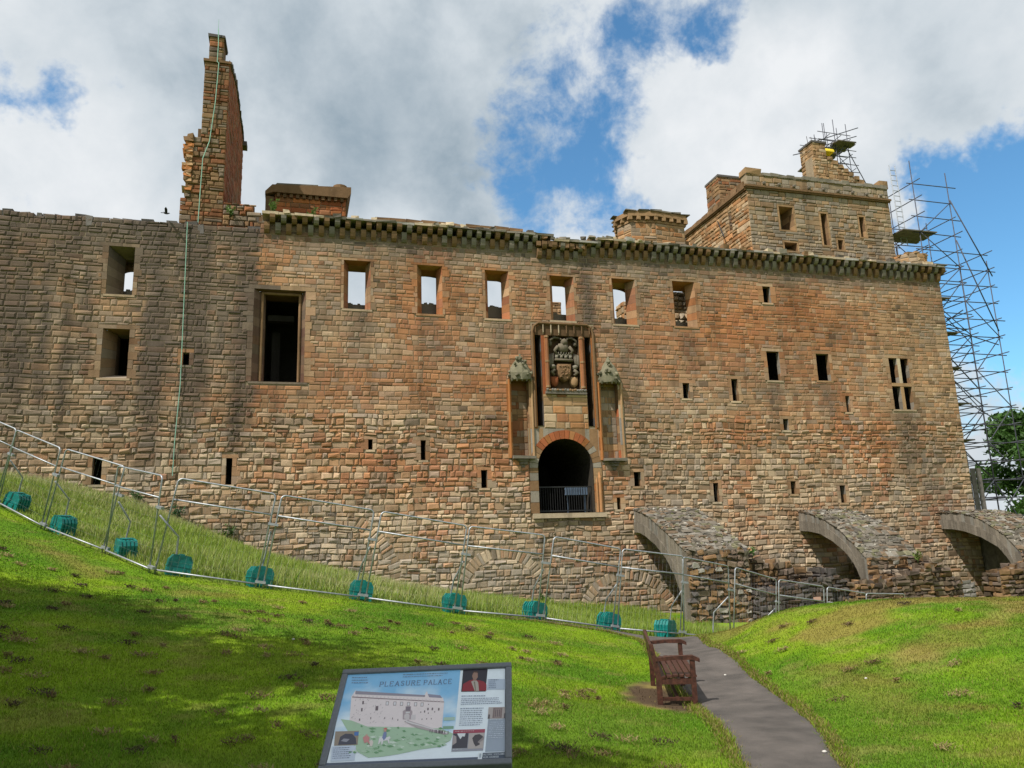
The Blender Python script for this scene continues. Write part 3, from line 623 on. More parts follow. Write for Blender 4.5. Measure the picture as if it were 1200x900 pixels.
def jamb(x0, x1, cols):
    v = 2.94
    while v < spring-.02:
        ve = min(v+random.uniform(.3, .5), spring); ent.box((x0, -.035-random.uniform(0, .015), v+.006), (x1, .1, ve-.006), colpick(cols)()); v = ve
jamb(.64, 1.0, [GREY, BROWN, TAN*.7]); jamb(3.5, 3.86, [ORA*.6+TAN*.4, ORA*.9, TAN])
for z0, z1 in ((2.94, 4.4),):
    ent.tube([(3.74, -.06, z0), (3.74, -.06, z1), (3.74, -.02, z1+.25)], [.07, .07, .03], ORA*.55+TAN*.5, 8); ent.tube([(3.60, -.05, z0), (3.60, -.05, z1-.2), (3.60, -.02, z1)], [.05, .05, .02], ORA*.5+TAN*.5, 8)
# passage
k = 20; D = 6.0; prof = [(1.0, 2.94)]+inn+[(3.5, 2.94)]
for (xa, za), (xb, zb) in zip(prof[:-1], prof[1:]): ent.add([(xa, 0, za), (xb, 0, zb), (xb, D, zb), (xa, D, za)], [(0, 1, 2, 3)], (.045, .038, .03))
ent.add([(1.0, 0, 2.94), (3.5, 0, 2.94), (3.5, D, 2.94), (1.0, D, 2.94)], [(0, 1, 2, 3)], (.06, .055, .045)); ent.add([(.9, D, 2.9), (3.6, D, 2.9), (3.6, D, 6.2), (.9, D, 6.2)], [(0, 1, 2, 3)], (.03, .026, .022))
ent.box((.7, -.16, 2.74), (3.95, .2, 2.93), PALE*.72, .012)
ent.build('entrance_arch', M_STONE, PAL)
# panel surround
pn = MB()
def moulding(pts, r, c): pn.tube(pts, r, c, 8)
fr = [(.98, 6.55), (.98, 10.75), (1.05, 11.0), (1.25, 11.16), (3.53, 11.16), (3.74, 11.0), (3.80, 10.75), (3.80, 6.55)]
moulding([(a, -.05, b) for a, b in fr], .055, BROWN*.8)
moulding([(a+(.07 if a < 2 else -.07 if a > 3 else 0), .02, b-.06) for a, b in fr], .035, RED)
pn.box((1.0, -.01, 10.62), (3.78, .1, 11.12), BROWN*.5)
for q in range(8):      # cusped pendants of the frieze
    xx = 1.12+q*.36; pn.tube([(xx, -.06, 11.1), (xx, -.06, 10.75), (xx, -.03, 10.66)], [.03, .028, .012], PALE*.7 if q in (1, 2, 3) else BROWN*.7, 6)
    pn.tube([(xx, -.04, 11.02), (xx+.09, -.04, 11.1), (xx+.18, -.04, 11.1), (xx+.27, -.04, 11.1), (xx+.36, -.04, 11.02)], .018, BROWN*.7, 5)
for s0 in SLOTS:
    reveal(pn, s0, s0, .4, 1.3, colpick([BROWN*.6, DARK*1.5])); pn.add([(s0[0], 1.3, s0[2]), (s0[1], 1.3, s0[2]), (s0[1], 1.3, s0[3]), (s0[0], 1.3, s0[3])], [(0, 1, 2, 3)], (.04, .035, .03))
stones(pn, (0, -.01, 0), (1, 0, 0), (0, -1, 0), 1.37, 3.39, 6.5, 8.0, .3, .5, .02, stone_col(TAN, .2, [ORA, TAN, PALE*.9, RED*1.2]), joint=.016, jit=.006)
pn.box((1.37, .0, 6.5), (3.39, .2, 8.0), MC)
for a, b in ((.95, 1.08), (3.69, 3.84)): pn.box((a, -.02, 6.5), (b, .1, 10.7), ORA*.85)
for a, b in ((1.37, 1.52), (3.30, 3.39)): pn.box((a, -.005, 8.0), (b, .3, 10.62), RED)
for a in (1.6, 3.22):       # shafts each side of the arms
    pn.tube([(a, -.08, 8.25), (a, -.08, 10.6)], .075, RED*.6+BROWN*.5, 8); pn.tube([(a-.07, -.05, 8.25), (a-.07, -.05, 10.6)], .03, ORA, 6); pn.tube([(a+.07, -.05, 8.25), (a+.07, -.05, 10.6)], .03, BROWN, 6)
    for zz in (8.28, 9.4, 10.5): pn.tube([(a, -.08, zz), (a, -.08, zz+.08)], .1, TAN*.8, 8)
pn.box((1.48, -.14, 8.0), (3.34, .2, 8.12), GREY*.7, .01)
for q in range(16): pn.sphere((1.55+q*.115, -.13, 8.17+random.uniform(-.02, .02)), (.065, .06, .06), np.array(random.choice([GREY, TAN*.7, COOL*.8]))*.9, 6, 4, .2)
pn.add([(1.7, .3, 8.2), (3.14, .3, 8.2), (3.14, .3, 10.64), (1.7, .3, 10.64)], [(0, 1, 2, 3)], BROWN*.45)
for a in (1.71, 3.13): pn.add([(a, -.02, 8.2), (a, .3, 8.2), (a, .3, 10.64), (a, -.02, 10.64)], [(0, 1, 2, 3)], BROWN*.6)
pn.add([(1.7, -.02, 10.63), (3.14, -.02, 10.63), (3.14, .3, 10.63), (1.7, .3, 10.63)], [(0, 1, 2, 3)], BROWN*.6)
pan = pn.build('carved_panel', M_STONE, PAL)
# carved heraldic relief: shields, crown, crest, supporters
hr = MB(); S1 = np.array((.15, .125, .09)); S2 = np.array((.19, .17, .13))
def shield(mb, cx, cz, w, h, c, y0=.28, y1=.02):
    p = [(-.5, .5), (.5, .5), (.5, -.05), (.36, -.3), (0, -.5), (-.36, -.3), (-.5, -.05)]
    n = len(p); v = [(cx+a*w, y0, cz+b*h) for a, b in p]+[(cx+a*w*.94, y1+.04, cz+b*h*.94) for a, b in p]+[(cx+a*w*.7, y1, cz+b*h*.7) for a, b in p]
    f = [(i, (i+1) % n, (i+1) % n+n, i+n) for i in range(n)]+[(i+n, (i+1) % n+n, (i+1) % n+2*n, i+2*n) for i in range(n)]+[tuple(range(2*n, 3*n))]
    mb.add(v, f, c)
shield(hr, 2.42, 8.98, .66, .86, BROWN*.95)
for q in range(26):         # weathered charges on the shield
    a, b = random.uniform(-.24, .24), random.uniform(-.25, .34); hr.sphere((2.42+a, .03, 8.98+b), (.045, .05, .055), BROWN*random.uniform(.7, 1.3), 6, 4, .2)
for sx_ in (1.97, 2.88): shield(hr, sx_, 8.58, .36, .5, (RED if sx_ < 2 else TAN)*.9, .28, .08)
hr.box((2.0, .0, 9.50), (2.84, .25, 9.60), S1, .012); hr.box((2.04, .03, 9.74), (2.80, .25, 9.80), S2, .012)
for q in range(4): hr.box((2.03+q*.21, .01, 9.60), (2.15+q*.21, .22, 9.75), S2, .015)
for q in range(7): hr.tube([(2.06+q*.12, .05, 9.8), (2.06+q*.12, .05, 9.92)], [.04, .01], S2, 6)
hr.sphere((2.42, .12, 10.12), (.28, .16, .24), S1, 10, 8, .12); hr.sphere((2.46, .06, 10.36), (.17, .14, .16), S1, 9, 7, .15)
for a in (2.33, 2.58): hr.tube([(a, .05, 10.45), (a+(.04 if a > 2.4 else -.04), .02, 10.52)], [.05, .02], S1, 6)
for sgn_ in (-1, 1):
    hr.tube([(2.42+sgn_*.25, .06, 10.15), (2.42+sgn_*.42, .05, 9.98), (2.42+sgn_*.34, .05, 9.84)], [.09, .07, .06], S1, 7)
    hr.tube([(2.42+sgn_*.15, .1, 10.54), (2.42+sgn_*.4, .08, 10.57), (2.42+sgn_*.6, .08, 10.44), (2.42+sgn_*.66, .1, 10.2)], [.04, .06, .06, .03], S1*.8, 6)
    for q in range(5): hr.tube([(2.42+sgn_*(.46+.06*q), .08, 9.86-.02*q), (2.42+sgn_*(.5+.045*q), .06, 9.5-.03*q), (2.42+sgn_*(.52+.03*q), .1, 9.2)], [.022, .032, .015], (S2 if q % 2 else S1), 6)
    hr.sphere((2.42+sgn_*.52, .1, 9.24), (.13, .14, .12), S2, 8, 6, .15); hr.tube([(2.42+sgn_*.44, .08, 9.12), (2.42+sgn_*.6, .06, 9.0), (2.42+sgn_*.46, .08, 8.88)], [.08, .09, .06], S1, 7)
    hr.sphere((2.42+sgn_*.6, .15, 10.3), (.1, .1, .14), S1*.8, 7, 5, .2)
hr.build('heraldic_carving', M_STONE, pan, True)
# statue niches
for (u0, u1, v0, v1), right in zip(NICHES, (False, True)):
    nb_ = MB(); cxn = (u0+u1)/2; cA = [TAN*.8, BROWN, RED*1.1]
    reveal(nb_, (u0, u1, v0, v1), (u0+.06, u1-.06, v0, v1), .32, .36, colpick(cA))
    stones(nb_, (0, .35, 0), (1, 0, 0), (0, -1, 0), u0+.06, u1-.06, v0, v1, .3, .3, .012, stone_col(TAN*.75, .25, [COOL*.9, BROWN, TAN, PALE*.7]) if right else stone_col(BROWN, .25, [RED*.9, BROWN, TAN*.7, GREY]), (), None, .012, jit=.008)
    z = v0
    while z < v1-.01:
        ze = min(z+random.uniform(.35, .6), v1); nb_.add([(u0+.05, .36, z), (u1-.05, .36, z), (u1-.05, .36, ze), (u0+.05, .36, ze)], [(0, 1, 2, 3)], (colpick([COOL*.8, BROWN, TAN]) if right else colpick([RED*.9, BROWN*.8, BROWN]))()); z = ze
    for a in (u0-.1, u1+.05):
        z = v0-.1
        while z < v1:
            ze = min(z+random.uniform(.4, .7), v1+.02); nb_.box((a-.11, -.03, z+.004), (a+.10, .06, ze-.004), colpick([ORA*.8, ORA*.5+TAN*.5, TAN] if a < cxn else [TAN, COOL, PALE*.8])()); nb_.tube([(a, -.05, z), (a, -.05, ze)], .05, ORA*.95 if a < cxn else TAN, 6); z = ze
    nn_ = nb_.build('statue_niche', M_STONE, PAL)
    cb = MB(); g1_ = np.array((.18, .165, .11))
    # canopy: three-faced hood under a crocketed pinnacle
    for q, (zz, rr) in enumerate(((v1-.02, .5), (v1+.3, .52), (v1+.55, .42))): pass
    rings = [(v1+.0, .50), (v1+.28, .52), (v1+.5, .44), (v1+.75, .30), (v1+.95, .14), (v1+1.2, .05)]
    pts = []; K2 = 7
    for zz, rr in rings:
        for q in range(K2):
            a = math.pi+math.pi*q/(K2-1); pts.append((cxn+rr*math.cos(a)+random.uniform(-.02, .02), .04+rr*.75*math.sin(a)+random.uniform(-.02, .02), zz+random.uniform(-.03, .03)))
    f = [(i*K2+q, i*K2+q+1, (i+1)*K2+q+1, (i+1)*K2+q) for i in range(len(rings)-1) for q in range(K2-1)]+[tuple(range(K2))]
    cb.add(pts, f, g1_)
    for q in range(12):
        i = random.randrange(0, 4); a = math.pi+math.pi*random.random(); zz, rr = rings[i]; cb.sphere((cxn+rr*math.cos(a), .02+rr*.75*math.sin(a), zz+random.uniform(0, .2)), random.uniform(.05, .09), g1_*random.uniform(.6, 1.2), 8, 6, .25)
    for q in range(5): cb.tube([(cxn-.42+q*.21, -.3+.06*abs(q-2), v1+.05), (cxn-.42+q*.21, -.3+.06*abs(q-2), v1-.09)], [.06, .02], g1_*.8, 6)
    cb.build('niche_canopy', M_STONE, nn_)
    cb = MB(); cb.box((u0-.06, -.26, v0-.14), (u1+.08, .05, v0-.02), GREY*.8, .015)
    for zz, rr in ((v0-.2, .3), (v0-.32, .22), (v0-.44, .12)): cb.sphere((cxn, 0, zz), (rr, rr*.7, .11), GREY*.7, 8, 5, .15)
    cb.build('niche_bracket', M_STONE, nn_)
# gate railing and slatted board in the doorway
rl = MB()
for z in (3.02, 4.02): rl.box((1.02, .3, z), (3.48, .34, z+.05), (.1, .1, .1))
for q in range(23): rl.tube([(1.08+q*.106, .32, 3.0), (1.08+q*.106, .32, 4.03)], .012, (.1, .1, .1), 5)
rl.build('gate_railing', M_IRON, PAL)
# ---- corbelled parapet
prof_l = [(0,14.42),(-.08,14.45),(-.16,14.54),(-.20,14.68),(-.20,14.84),(0,14.84)]; prof_u = [(0,14.845),(-.22,14.845),(-.30,14.90),(-.35,15.0),(-.36,15.14),(0,15.14)]
cmeshes = []
for q in range(5):
    mb = MB(); cc = np.array(random.choice([GREY*.85, COOL*.6, BROWN*1.0, GREY*.75])); jz = random.uniform(-.02, .02)
    mb.prism([(a*random.uniform(.97, 1.03), b+jz*.4) for a, b in prof_l], lambda a, b, t: (t, a, b), -.105, .105, cc)
    mb.prism([(a*random.uniform(.98, 1.02), b) for a, b in prof_u], lambda a, b, t: (t, a, b), .109, .316, cc*random.uniform(.75, 1.05))
    o = mb.build('corbel', M_STONE, PAL, False); cmeshes.append(o)
NC = 79
for q in range(NC):
    x = -10.15+q*(33.5/(NC-1)); low = 1.35 < x < 3.55
    o = cmeshes[q] if q < 5 else cmeshes[random.randrange(5)].copy()
    if q >= 5: col.objects.link(o); o.parent = PAL
    o.location = (x+random.uniform(-.015, .015), random.uniform(0, .04), -.26 if low else random.uniform(-.02, .02))
pp = MB(); x = -10.35
while x < 23.55:        # wall-walk slabs with a ragged, stone-strewn edge
    w = random.uniform(.45, .95); xe = min(x+w, 23.6); low = -.2 if 1.3 < x < 3.4 else 0
    pp.box((x+.008, -.34-random.uniform(0, .05), 15.145+low), (xe-.008, .7, 15.21+low+random.uniform(0, .05)), np.array(random.choice([GREY*.9, COOL, GREY*.75, PALE*.8]))*random.uniform(.8, 1.1), .02); x = xe
for q in range(230):
    x = random.uniform(-10.2, 23.4); s_ = random.uniform(.08, .24); y = random.uniform(-.42, .4); z = 15.2-(.18 if 1.3 < x < 3.4 else 0)
    pp.box((x, y, z), (x+s_*1.5, y+s_, z+s_*random.uniform(.5, 1.1)), np.array(random.choice([GREY, COOL*1.3, BROWN, PALE, GREY*.5])), .035)
pp.box((-10.35, .5, 14.94), (23.5, 1.3, 15.3), GREY)
for q in range(9): xx = 1.3+q*.26; pp.box((xx, -.30, 14.66), (xx+.2, .02, 14.9), BROWN*random.uniform(.6, 1), .03)
pp.build('parapet', M_STONE, PAL)
# ragged top of the old wall
tp = MB(); x = -30
while x < -10.4:
    w = random.uniform(.18, .5); h = float(topv(np.array([x+w/2]))[0])-14.3; tp.box((x, .0+random.uniform(0, .1), 14.2), (x+w-.01, 1.3, 14.33+h+random.uniform(-.1, .06)), DARK*random.uniform(1.5, 3), .04); x += w
tp.build('wall_top', M_STONE, PAL)

# ---- superstructures above the parapet
def masonry_box(name, x0, x1, y0, y1, z0, z1, colf, ch=.24, wd=.42, relief=.035, cutf=(), cutl=(), faces='flrb', joint=.02, parent=PAL, insf=None, insl=None, topjag=0):
    mb = MB(); g = .03
    if 'f' in faces:
        stones(mb, (0, y0, 0), (1, 0, 0), (0, -1, 0), x0, x1, z0, z1, ch, wd, relief, colf, cutf, insf, joint)
        sheet(mb, (0, y0+g, 0), (1, 0, 0), x0+g, x1-g, z0, z1-.02, list(cutf), 0, (0, -1, 0), MC) if insf is None else None
    if 'l' in faces:
        stones(mb, (x0, 0, 0), (0, 1, 0), (-1, 0, 0), y0, y1, z0, z1, ch, wd, relief, colf, cutl, insl, joint)
        sheet(mb, (x0+g, 0, 0), (0, 1, 0), y0+g, y1-g, z0, z1-.02, list(cutl), 0, (-1, 0, 0), MC) if insl is None else None
    if 'r' in faces:
        stones(mb, (x1, 0, 0), (0, 1, 0), (1, 0, 0), y0, y1, z0, z1, ch, wd, relief, colf, (), None, joint); sheet(mb, (x1-g, 0, 0), (0, 1, 0), y0+g, y1-g, z0, z1-.02, [], 0, (1, 0, 0), MC)
    if 'b' in faces: sheet(mb, (0, y1, 0), (1, 0, 0), x0+g, x1-g, z0, z1-.02, list(cutf), 0, (0, 1, 0), MC)
    if 't' in faces: mb.box((x0+g, y0+g, z1-.1), (x1-g, y1-g, z1-.02), GREY)
    return mb
warm = stone_col(TAN*.92, .25, [TAN, ORA*.95, BROWN*1.15, GREY, PALE*.8]); dull = stone_col(BROWN, .25, [BROWN, GREY, TAN*.8, RED, DARK*2]); redd = stone_col(RED*1.05, .22, [RED, ORA*.9, BROWN])
# tall gable fragment
def tower_in(u, v):
    left = np.where(v > 19.2, -12.93, np.where(v > 18.7, -13.15, np.where(v > 16.0, -13.44, -13.6)))+.12*(fbm(v*1.7, v*0, 12)-.5)*(v < 19)
    right = np.where(v > 16.0, -11.93, -10.55+.25*(fbm(u*2, v*2, 9)-.5)-np.clip((v-15.4)*.3, 0, 1))
    return (u > left) & (u < right)
tw = MB()
twd = stone_col(BROWN*.85, .18, [BROWN*.9, GREY*.75, TAN*.55, RED*.8])
for xa, xb, za, zb, rl_ in ((-12.93, -11.93, 19.2, 22.38, .02), (-13.42, -11.93, 16.0, 19.2, .05), (-13.58, -11.93, 14.2, 16.0, .03)):
    stones(tw, (0, .7, 0), (1, 0, 0), (0, -1, 0), xa, xb, za, zb, .21, .36, rl_, twd, [(-13.42, -12.93, 18.75, 19.2), (-13.42, -13.2, 17.9, 19.2)], None, .014, jit=.01, wav=.01)
for q in range(14): z = 16.1+q*.19; tw.box((-13.45+random.uniform(-.05, .08), .68, z), (-13.3, 1.2, z+.18), np.array(random.choice([ORA*.9, TAN*.9, BROWN])), .03)
stones(tw, (0, .7, 0), (1, 0, 0), (0, -1, 0), -11.93, -10.4, 14.2, 15.95, .23, .36, .06, dull, (), tower_in, .03)
tw.box((-11.95, .74, 14.2), (-10.75, 1.5, 15.75), BROWN*.6)
for z0, z1, xl in ((14.2, 16.0, -13.5), (16.0, 18.6, -13.35), (18.6, 19.15, -13.05), (19.15, 22.35, -12.86)): tw.box((xl, .735, z0), (-11.96, 1.9, z1), BROWN*.6)
stones(tw, (0, .75, 0), (1, 0, 0), (0, -1, 0), -12.80, -12.20, 22.38, 23.62, .25, .38, .03, dull, (), None, .02); tw.box((-12.77, .78, 22.35), (-12.23, 1.9, 23.6), BROWN*.7); tw.box((-12.86, .68, 23.56), (-12.16, 1.95, 23.68), DARK*1.5, .02)
tw.box((-12.99, .64, 22.3), (-11.88, 1.2, 22.42), BROWN*.9, .015)
def gab(u, v): return v < np.interp(u, [.7, 1.2, 3.5, 9.4], [22.35, 22.6, 23.3, 23.5])
stones(tw, (-11.93, 0, 0), (0, 1, 0), (1, 0, 0), .7, 9.5, 14.2, 23.6, .24, .5, .02, stone_col(RED*.8, .18, [RED*.8, RED, BROWN]), (), gab, .012)
tw.prism([(.73, 14.2), (9.45, 14.2), (9.45, 23.48), (3.5, 23.3), (1.2, 22.55), (.73, 22.3)], lambda a, b, t: (t, a, b), -12.8, -11.96, RED*.75)
for q in range(16): y = .8+q*.55; zt = float(np.interp(y, [.7, 1.2, 3.5, 9.4], [22.35, 22.6, 23.3, 23.5])); tw.box((-12.9, y, zt-.04), (-11.86, y+.53, zt+.1), DARK*1.8, .03)
tw.box((-11.97, 8.9, 23.0), (-11.7, 9.5, 23.25), DARK*1.8)
for q in range(26): z = random.uniform(16.2, 18.9); tw.box((-13.5+random.uniform(-.06, .1), .62, z), (-13.2, .95, z+.18), np.array(random.choice([ORA, TAN, BROWN])), .05)
tw.build('gable_fragment', M_STONE, PAL)
# copper lightning strip (down the gable, then down the wall)
lc = MB(); lc.tube([(-12.45, .62, 23.9), (-12.42, .62, 23.2), (-12.43, .62, 22.3), (-12.36, .6, 22.25), (-12.42, .6, 20.4), (-12.57, .6, 18.55), (-12.79, .58, 17.75), (-12.82, .58, 16.2), (-12.84, .58, 14.75)], .02, (.3, .5, .4), 5)
lc.tube([(-13.14, -.09, 14.6), (-13.1, -.10, 11.46), (-13.06, -.1, 8.08), (-13.14, -.12, 5.8), (-13.15, -.1, 4.6)], .018, (.3, .5, .4), 5)
lc.tube([(-12.45, .62, 23.85), (-12.45, .62, 24.35)], .01, (.3, .5, .4), 4)
lc.build('lightning_strip', M_COPPER, PAL)
# stair turret beside the gable
mb = masonry_box('t', -9.98, -6.85, 3.0, 5.5, 14.9, 17.6, redd, .24, .5, .02, faces='flrbt'); t1 = mb.build('roof_turret', M_STONE, PAL)
mb = MB()
mb.prism([(-10.02, 17.6), (-6.78, 17.6), (-6.62, 17.85), (-6.62, 18.15), (-10.1, 17.95), (-10.4, 17.6), (-10.4, 17.45)], lambda a, b, t: (a, t, b), 2.8, 5.6, BROWN*.75)
mb.prism([(-10.0, 17.95), (-8.1, 18.07), (-8.1, 18.14), (-9.9, 18.06)], lambda a, b, t: (a, t, b), 2.85, 5.4, GREY*.6)
for q in range(11): mb.box((-9.9+q*.28, 2.86, 17.42), (-9.76+q*.28, 3.02, 17.62), BROWN*.6, .015)
# rounded bartizan end
kk = 12
for z0, z1, rr in ((17.55, 17.8, .26), (17.8, 18.1, .34), (18.1, 18.3, .33)):
    pts = [(-7.1+rr*math.cos(2*math.pi*j/kk), 3.2+rr*math.sin(2*math.pi*j/kk)) for j in range(kk)]; mb.prism(pts, lambda a, b, t: (a, b, t), z0, z1, BROWN*(.8 if z0 < 17.7 else 1.0))
mb.box((-10.35, 2.9, 14.9), (-10.0, 4.5, 17.4), BROWN*.6, .04)
mb.build('turret_coping', M_STONE, t1)
# red rear wall seen above the parapet
mb = masonry_box('r', -5.5, 1.65, 3.0, 4.0, 14.5, 16.78, redd, .24, .5, .02, faces='flrbt')
for q in range(10): x = -5.5+q*.72; mb.box((x, 2.95, 16.72), (x+.7, 4.05, 16.84+random.uniform(0, .05)), BROWN*random.uniform(.8, 1.2), .02)
mb.build('rear_wall', M_STONE, PAL)
# low rubble between gable and turret
mb = MB()
for q in range(60): x = random.uniform(-11.6, -9.8); y = random.uniform(1.3, 3); z = 15.2+max(0, (-10.2-x))*.6+random.uniform(-.3, .15); s_ = random.uniform(.15, .35); mb.box((x, y, 14.4), (x+s_*1.4, y+s_, z+.4), np.array(random.choice([GREY*.6, BROWN*.7, DARK*2])), .04)
mb.build('broken_masonry', M_STONE, PAL)
# octagonal turret with corbelled cap
def poly_tower(name, pts, z0, z1, colf, ch=.24, wd=.45, rel=.025):
    mb = MB(); n = len(pts)
    for i in range(n):
        a = Vector(pts[i]); b = Vector(pts[(i+1) % n]); d = (b-a); Ld = d.length; d.normalize(); nn = Vector((d.y, -d.x))
        stones(mb, (a.x, a.y, 0), (d.x, d.y, 0), (nn.x, nn.y, 0), 0, Ld, z0, z1, ch, wd, rel, colf, (), None, .016)
    mb.prism([(x, y) for x, y in pts], lambda a, b, t: (a+(0), b, t), z0, z1-.03, MC); return mb
oct_ = [(6.95, 3.5), (7.3, 2.62), (8.6, 2.45), (10.3, 2.6), (10.9, 5.0), (9.4, 5.8), (7.75, 5.0)]
mb = poly_tower('o', oct_, 14.9, 17.55, stone_col(TAN*.85, .2, [TAN, BROWN*1.1, GREY, ORA*.9])); t2 = mb.build('roof_turret', M_STONE, PAL)
mb = MB(); c0 = Vector((8.9, 4.0))
def grow(p, g): d = Vector(p)-c0; return tuple(c0+d*(1+g/d.length))
def dense(poly, step=.35):
    o = []
    for i in range(len(poly)):
        a = Vector(poly[i]); b = Vector(poly[(i+1) % len(poly)]); k = max(1, int((b-a).length/step)); o += [tuple(a+(b-a)*j/k) for j in range(k)]
    return o
for z0, z1, g in ((17.55, 17.66, .05), (17.85, 17.98, .2), (17.98, 18.12, .15)): mb.prism([grow(p, g) for p in oct_], lambda a, b, t: (a, b, t), z0, z1, TAN*.75)
mb.prism([grow(p, .02) for p in oct_], lambda a, b, t: (a, b, t), 17.68, 17.85, BROWN*.8)
for p in dense(oct_, .36):
    g = Vector(grow(p, .08)); mb.box((g.x-.1, g.y-.1, 17.66), (g.x+.1, g.y+.1, 17.85), TAN*.8, .012)
for p in dense(oct_, .5): g = Vector(grow(p, .0)); mb.box((g.x-.3, g.y-.2, 18.12), (g.x+.3, g.y+.2, 18.16+random.uniform(.0, .05)), GREY*random.uniform(.7, 1), .03)
mb.build('turret_coping', M_STONE, t2)
mb = MB()
for q in range(5): mb.box((10.35+q*.2, 3.0, 14.9), (10.55+q*.2, 4.2, 17.2-q*.28), BROWN*random.uniform(.8, 1.1), .03)
mb.build('broken_masonry', M_STONE, PAL)
# cap house on the corner tower
caphole = [(15.32,16.17,17.35,18.66),(17.86,18.24,16.69,18.49),(20.3,20.63,17.34,18.51),(15.42,16.18,16.2,16.66),(18.75,19.08,16.5,17.05)]
capf = stone_col(TAN*.5+GREY*.4, .18, [TAN*.8, BROWN, GREY*1.05, GREY, PALE*.6, COOL*.7]); capl = stone_col(TAN*1.05, .25, [TAN, ORA, PALE*.9, BROWN*1.1])
X0, X1, Y0, Y1 = 13.5, 22.42, 1.5, 9.0
mb = MB()
stones(mb, (0, Y0, 0), (1, 0, 0), (0, -1, 0), X0, X1, 14.9, 19.5, .23, .45, .03, capf, [(a-.1, b+.1, c, d+.1) for a, b, c, d in caphole], None, .018)
sheet(mb, (0, Y0+.03, 0), (1, 0, 0), X0+.03, X1-.03, 14.9, 20.3, caphole, 0, (0, -1, 0), MC)
stones(mb, (X0, 0, 0), (0, 1, 0), (-1, 0, 0), Y0, Y1, 14.9, 19.4, .23, .42, .045, capl, [(3.1, 3.4, 17.9, 18.9)], None, .022)
sheet(mb, (X0+.03, 0, 0), (0, 1, 0), Y0+.03, Y1, 14.9, 19.4, [(3.1, 3.4, 17.9, 18.9)], 0, (-1, 0, 0), MC)
stones(mb, (X1, 0, 0), (0, 1, 0), (1, 0, 0), Y0, Y1, 14.9, 20.3, .23, .45, .03, capf, (), None, .018); sheet(mb, (X1-.03, 0, 0), (0, 1, 0), Y0+.03, Y1, 14.9, 20.3, [], 0, (1, 0, 0), MC)
sheet(mb, (0, Y0+1.0, 0), (1, 0, 0), X0+.03, X1-.03, 14.9, 19.4, [(15.2, 16.0, 17.5, 19.0), (17.75, 18.1, 16.9, 18.8)], 0, (0, 1, 0), MC)
cap = mb.build('cap_house', M_STONE, PAL)
for a, b, c, d in caphole:
    rv = MB(); reveal(rv, (a, b, c, d), (a+.02, b-.02, c, d), .35, .98, colpick([BROWN, TAN*.8]))
    rv.v = [v+np.array((0, Y0, 0)) for v in rv.v]
    for z in np.arange(c, d, .35):
        rv.box((a-.1, -.012+Y0, z+.005), (a-.003, Y0+.06, min(z+.34, d)), TAN*random.uniform(.75, 1)); rv.box((b+.003, -.012+Y0, z+.005), (b+.1, Y0+.06, min(z+.34, d)), TAN*random.uniform(.75, 1))
    rv.box((a-.1, Y0-.015, d+.004), (b+.1, Y0+.06, d+.1), TAN*.8); rv.box((a-.1, Y0-.03, c-.09), (b+.1, Y0+.06, c-.004), TAN*.7)
    if d-c < .6: rv.box((a+.25, Y0+.3, c-.02), (b-.02, Y0+.7, c+.2), TAN*.8, .03)
    rv.build('window', M_STONE, cap)
mb = MB()     # string course, water spouts and parapet
for z0, z1, g in ((19.5, 19.58, .1), (19.58, 19.68, .16)):
    mb.box((X0-g, Y0-g, z0), (X1+g*.5, Y0-.001, z1), BROWN*.8); mb.box((X0-g, Y0, z0-.08), (X0-.001, Y1, z1-.08), BROWN*.8)
stones(mb, (0, Y0-.05, 0), (1, 0, 0), (0, -1, 0), X0, X1, 19.69, 20.4, .24, .5, .03, capf, (), lambda u, v: v < 20.35+.12*fbm(u*.6, u*0, 8), .018)
mb.box((X0+.02, Y0-.03, 19.68), (X1, Y0+.45, 20.3), MC)
for q in range(18): mb.box((X0+q*.495, Y0-.1, 20.3), (X0+q*.495+.48, Y0+.5, 20.42+.1*random.random()), GREY*random.uniform(.7, 1), .02)
mb.box((X0-.02, Y0-.1, 20.3), (X0+.9, Y0+.5, 20.62), TAN*.8, .03); mb.box((X1-.5, Y0-.1, 20.3), (X1+.04, Y0+.5, 20.75), TAN*.8, .03)
for q in range(9): x = 14.5+q*.92; mb.tube([(x, Y0, 19.86), (x, Y0-.22, 19.83)], [.09, .07], GREY*.7, 6)
for q in range(11): y = Y0+.2+q*.62; mb.box((X0-.08, y, 19.6), (X0+.35, y+.58, 19.85+.15*random.random()*(q < 5)), BROWN*random.uniform(.7, 1.1), .03)
mb.build('parapet', M_STONE, cap)
mb = MB(); mb.tube([(X0-.05, 4.4, 18.9), (X0-.9, 2.6, 17.2)], .03, (.1, .1, .1), 5); mb.build('iron_stay', M_IRON, cap)
mb = masonry_box('c', 14.75, 17.2, 6.0, 7.4, 15, 22.62, stone_col(BROWN*1.05, .2, [BROWN, RED, TAN*.8, GREY*.8]), .22, .45, .025, faces='flrbt', joint=.018)
mb.box((14.7, 5.95, 22.55), (17.25, 7.45, 22.68), DARK*2, .015); mb.build('chimney_stack', M_STONE, PAL)
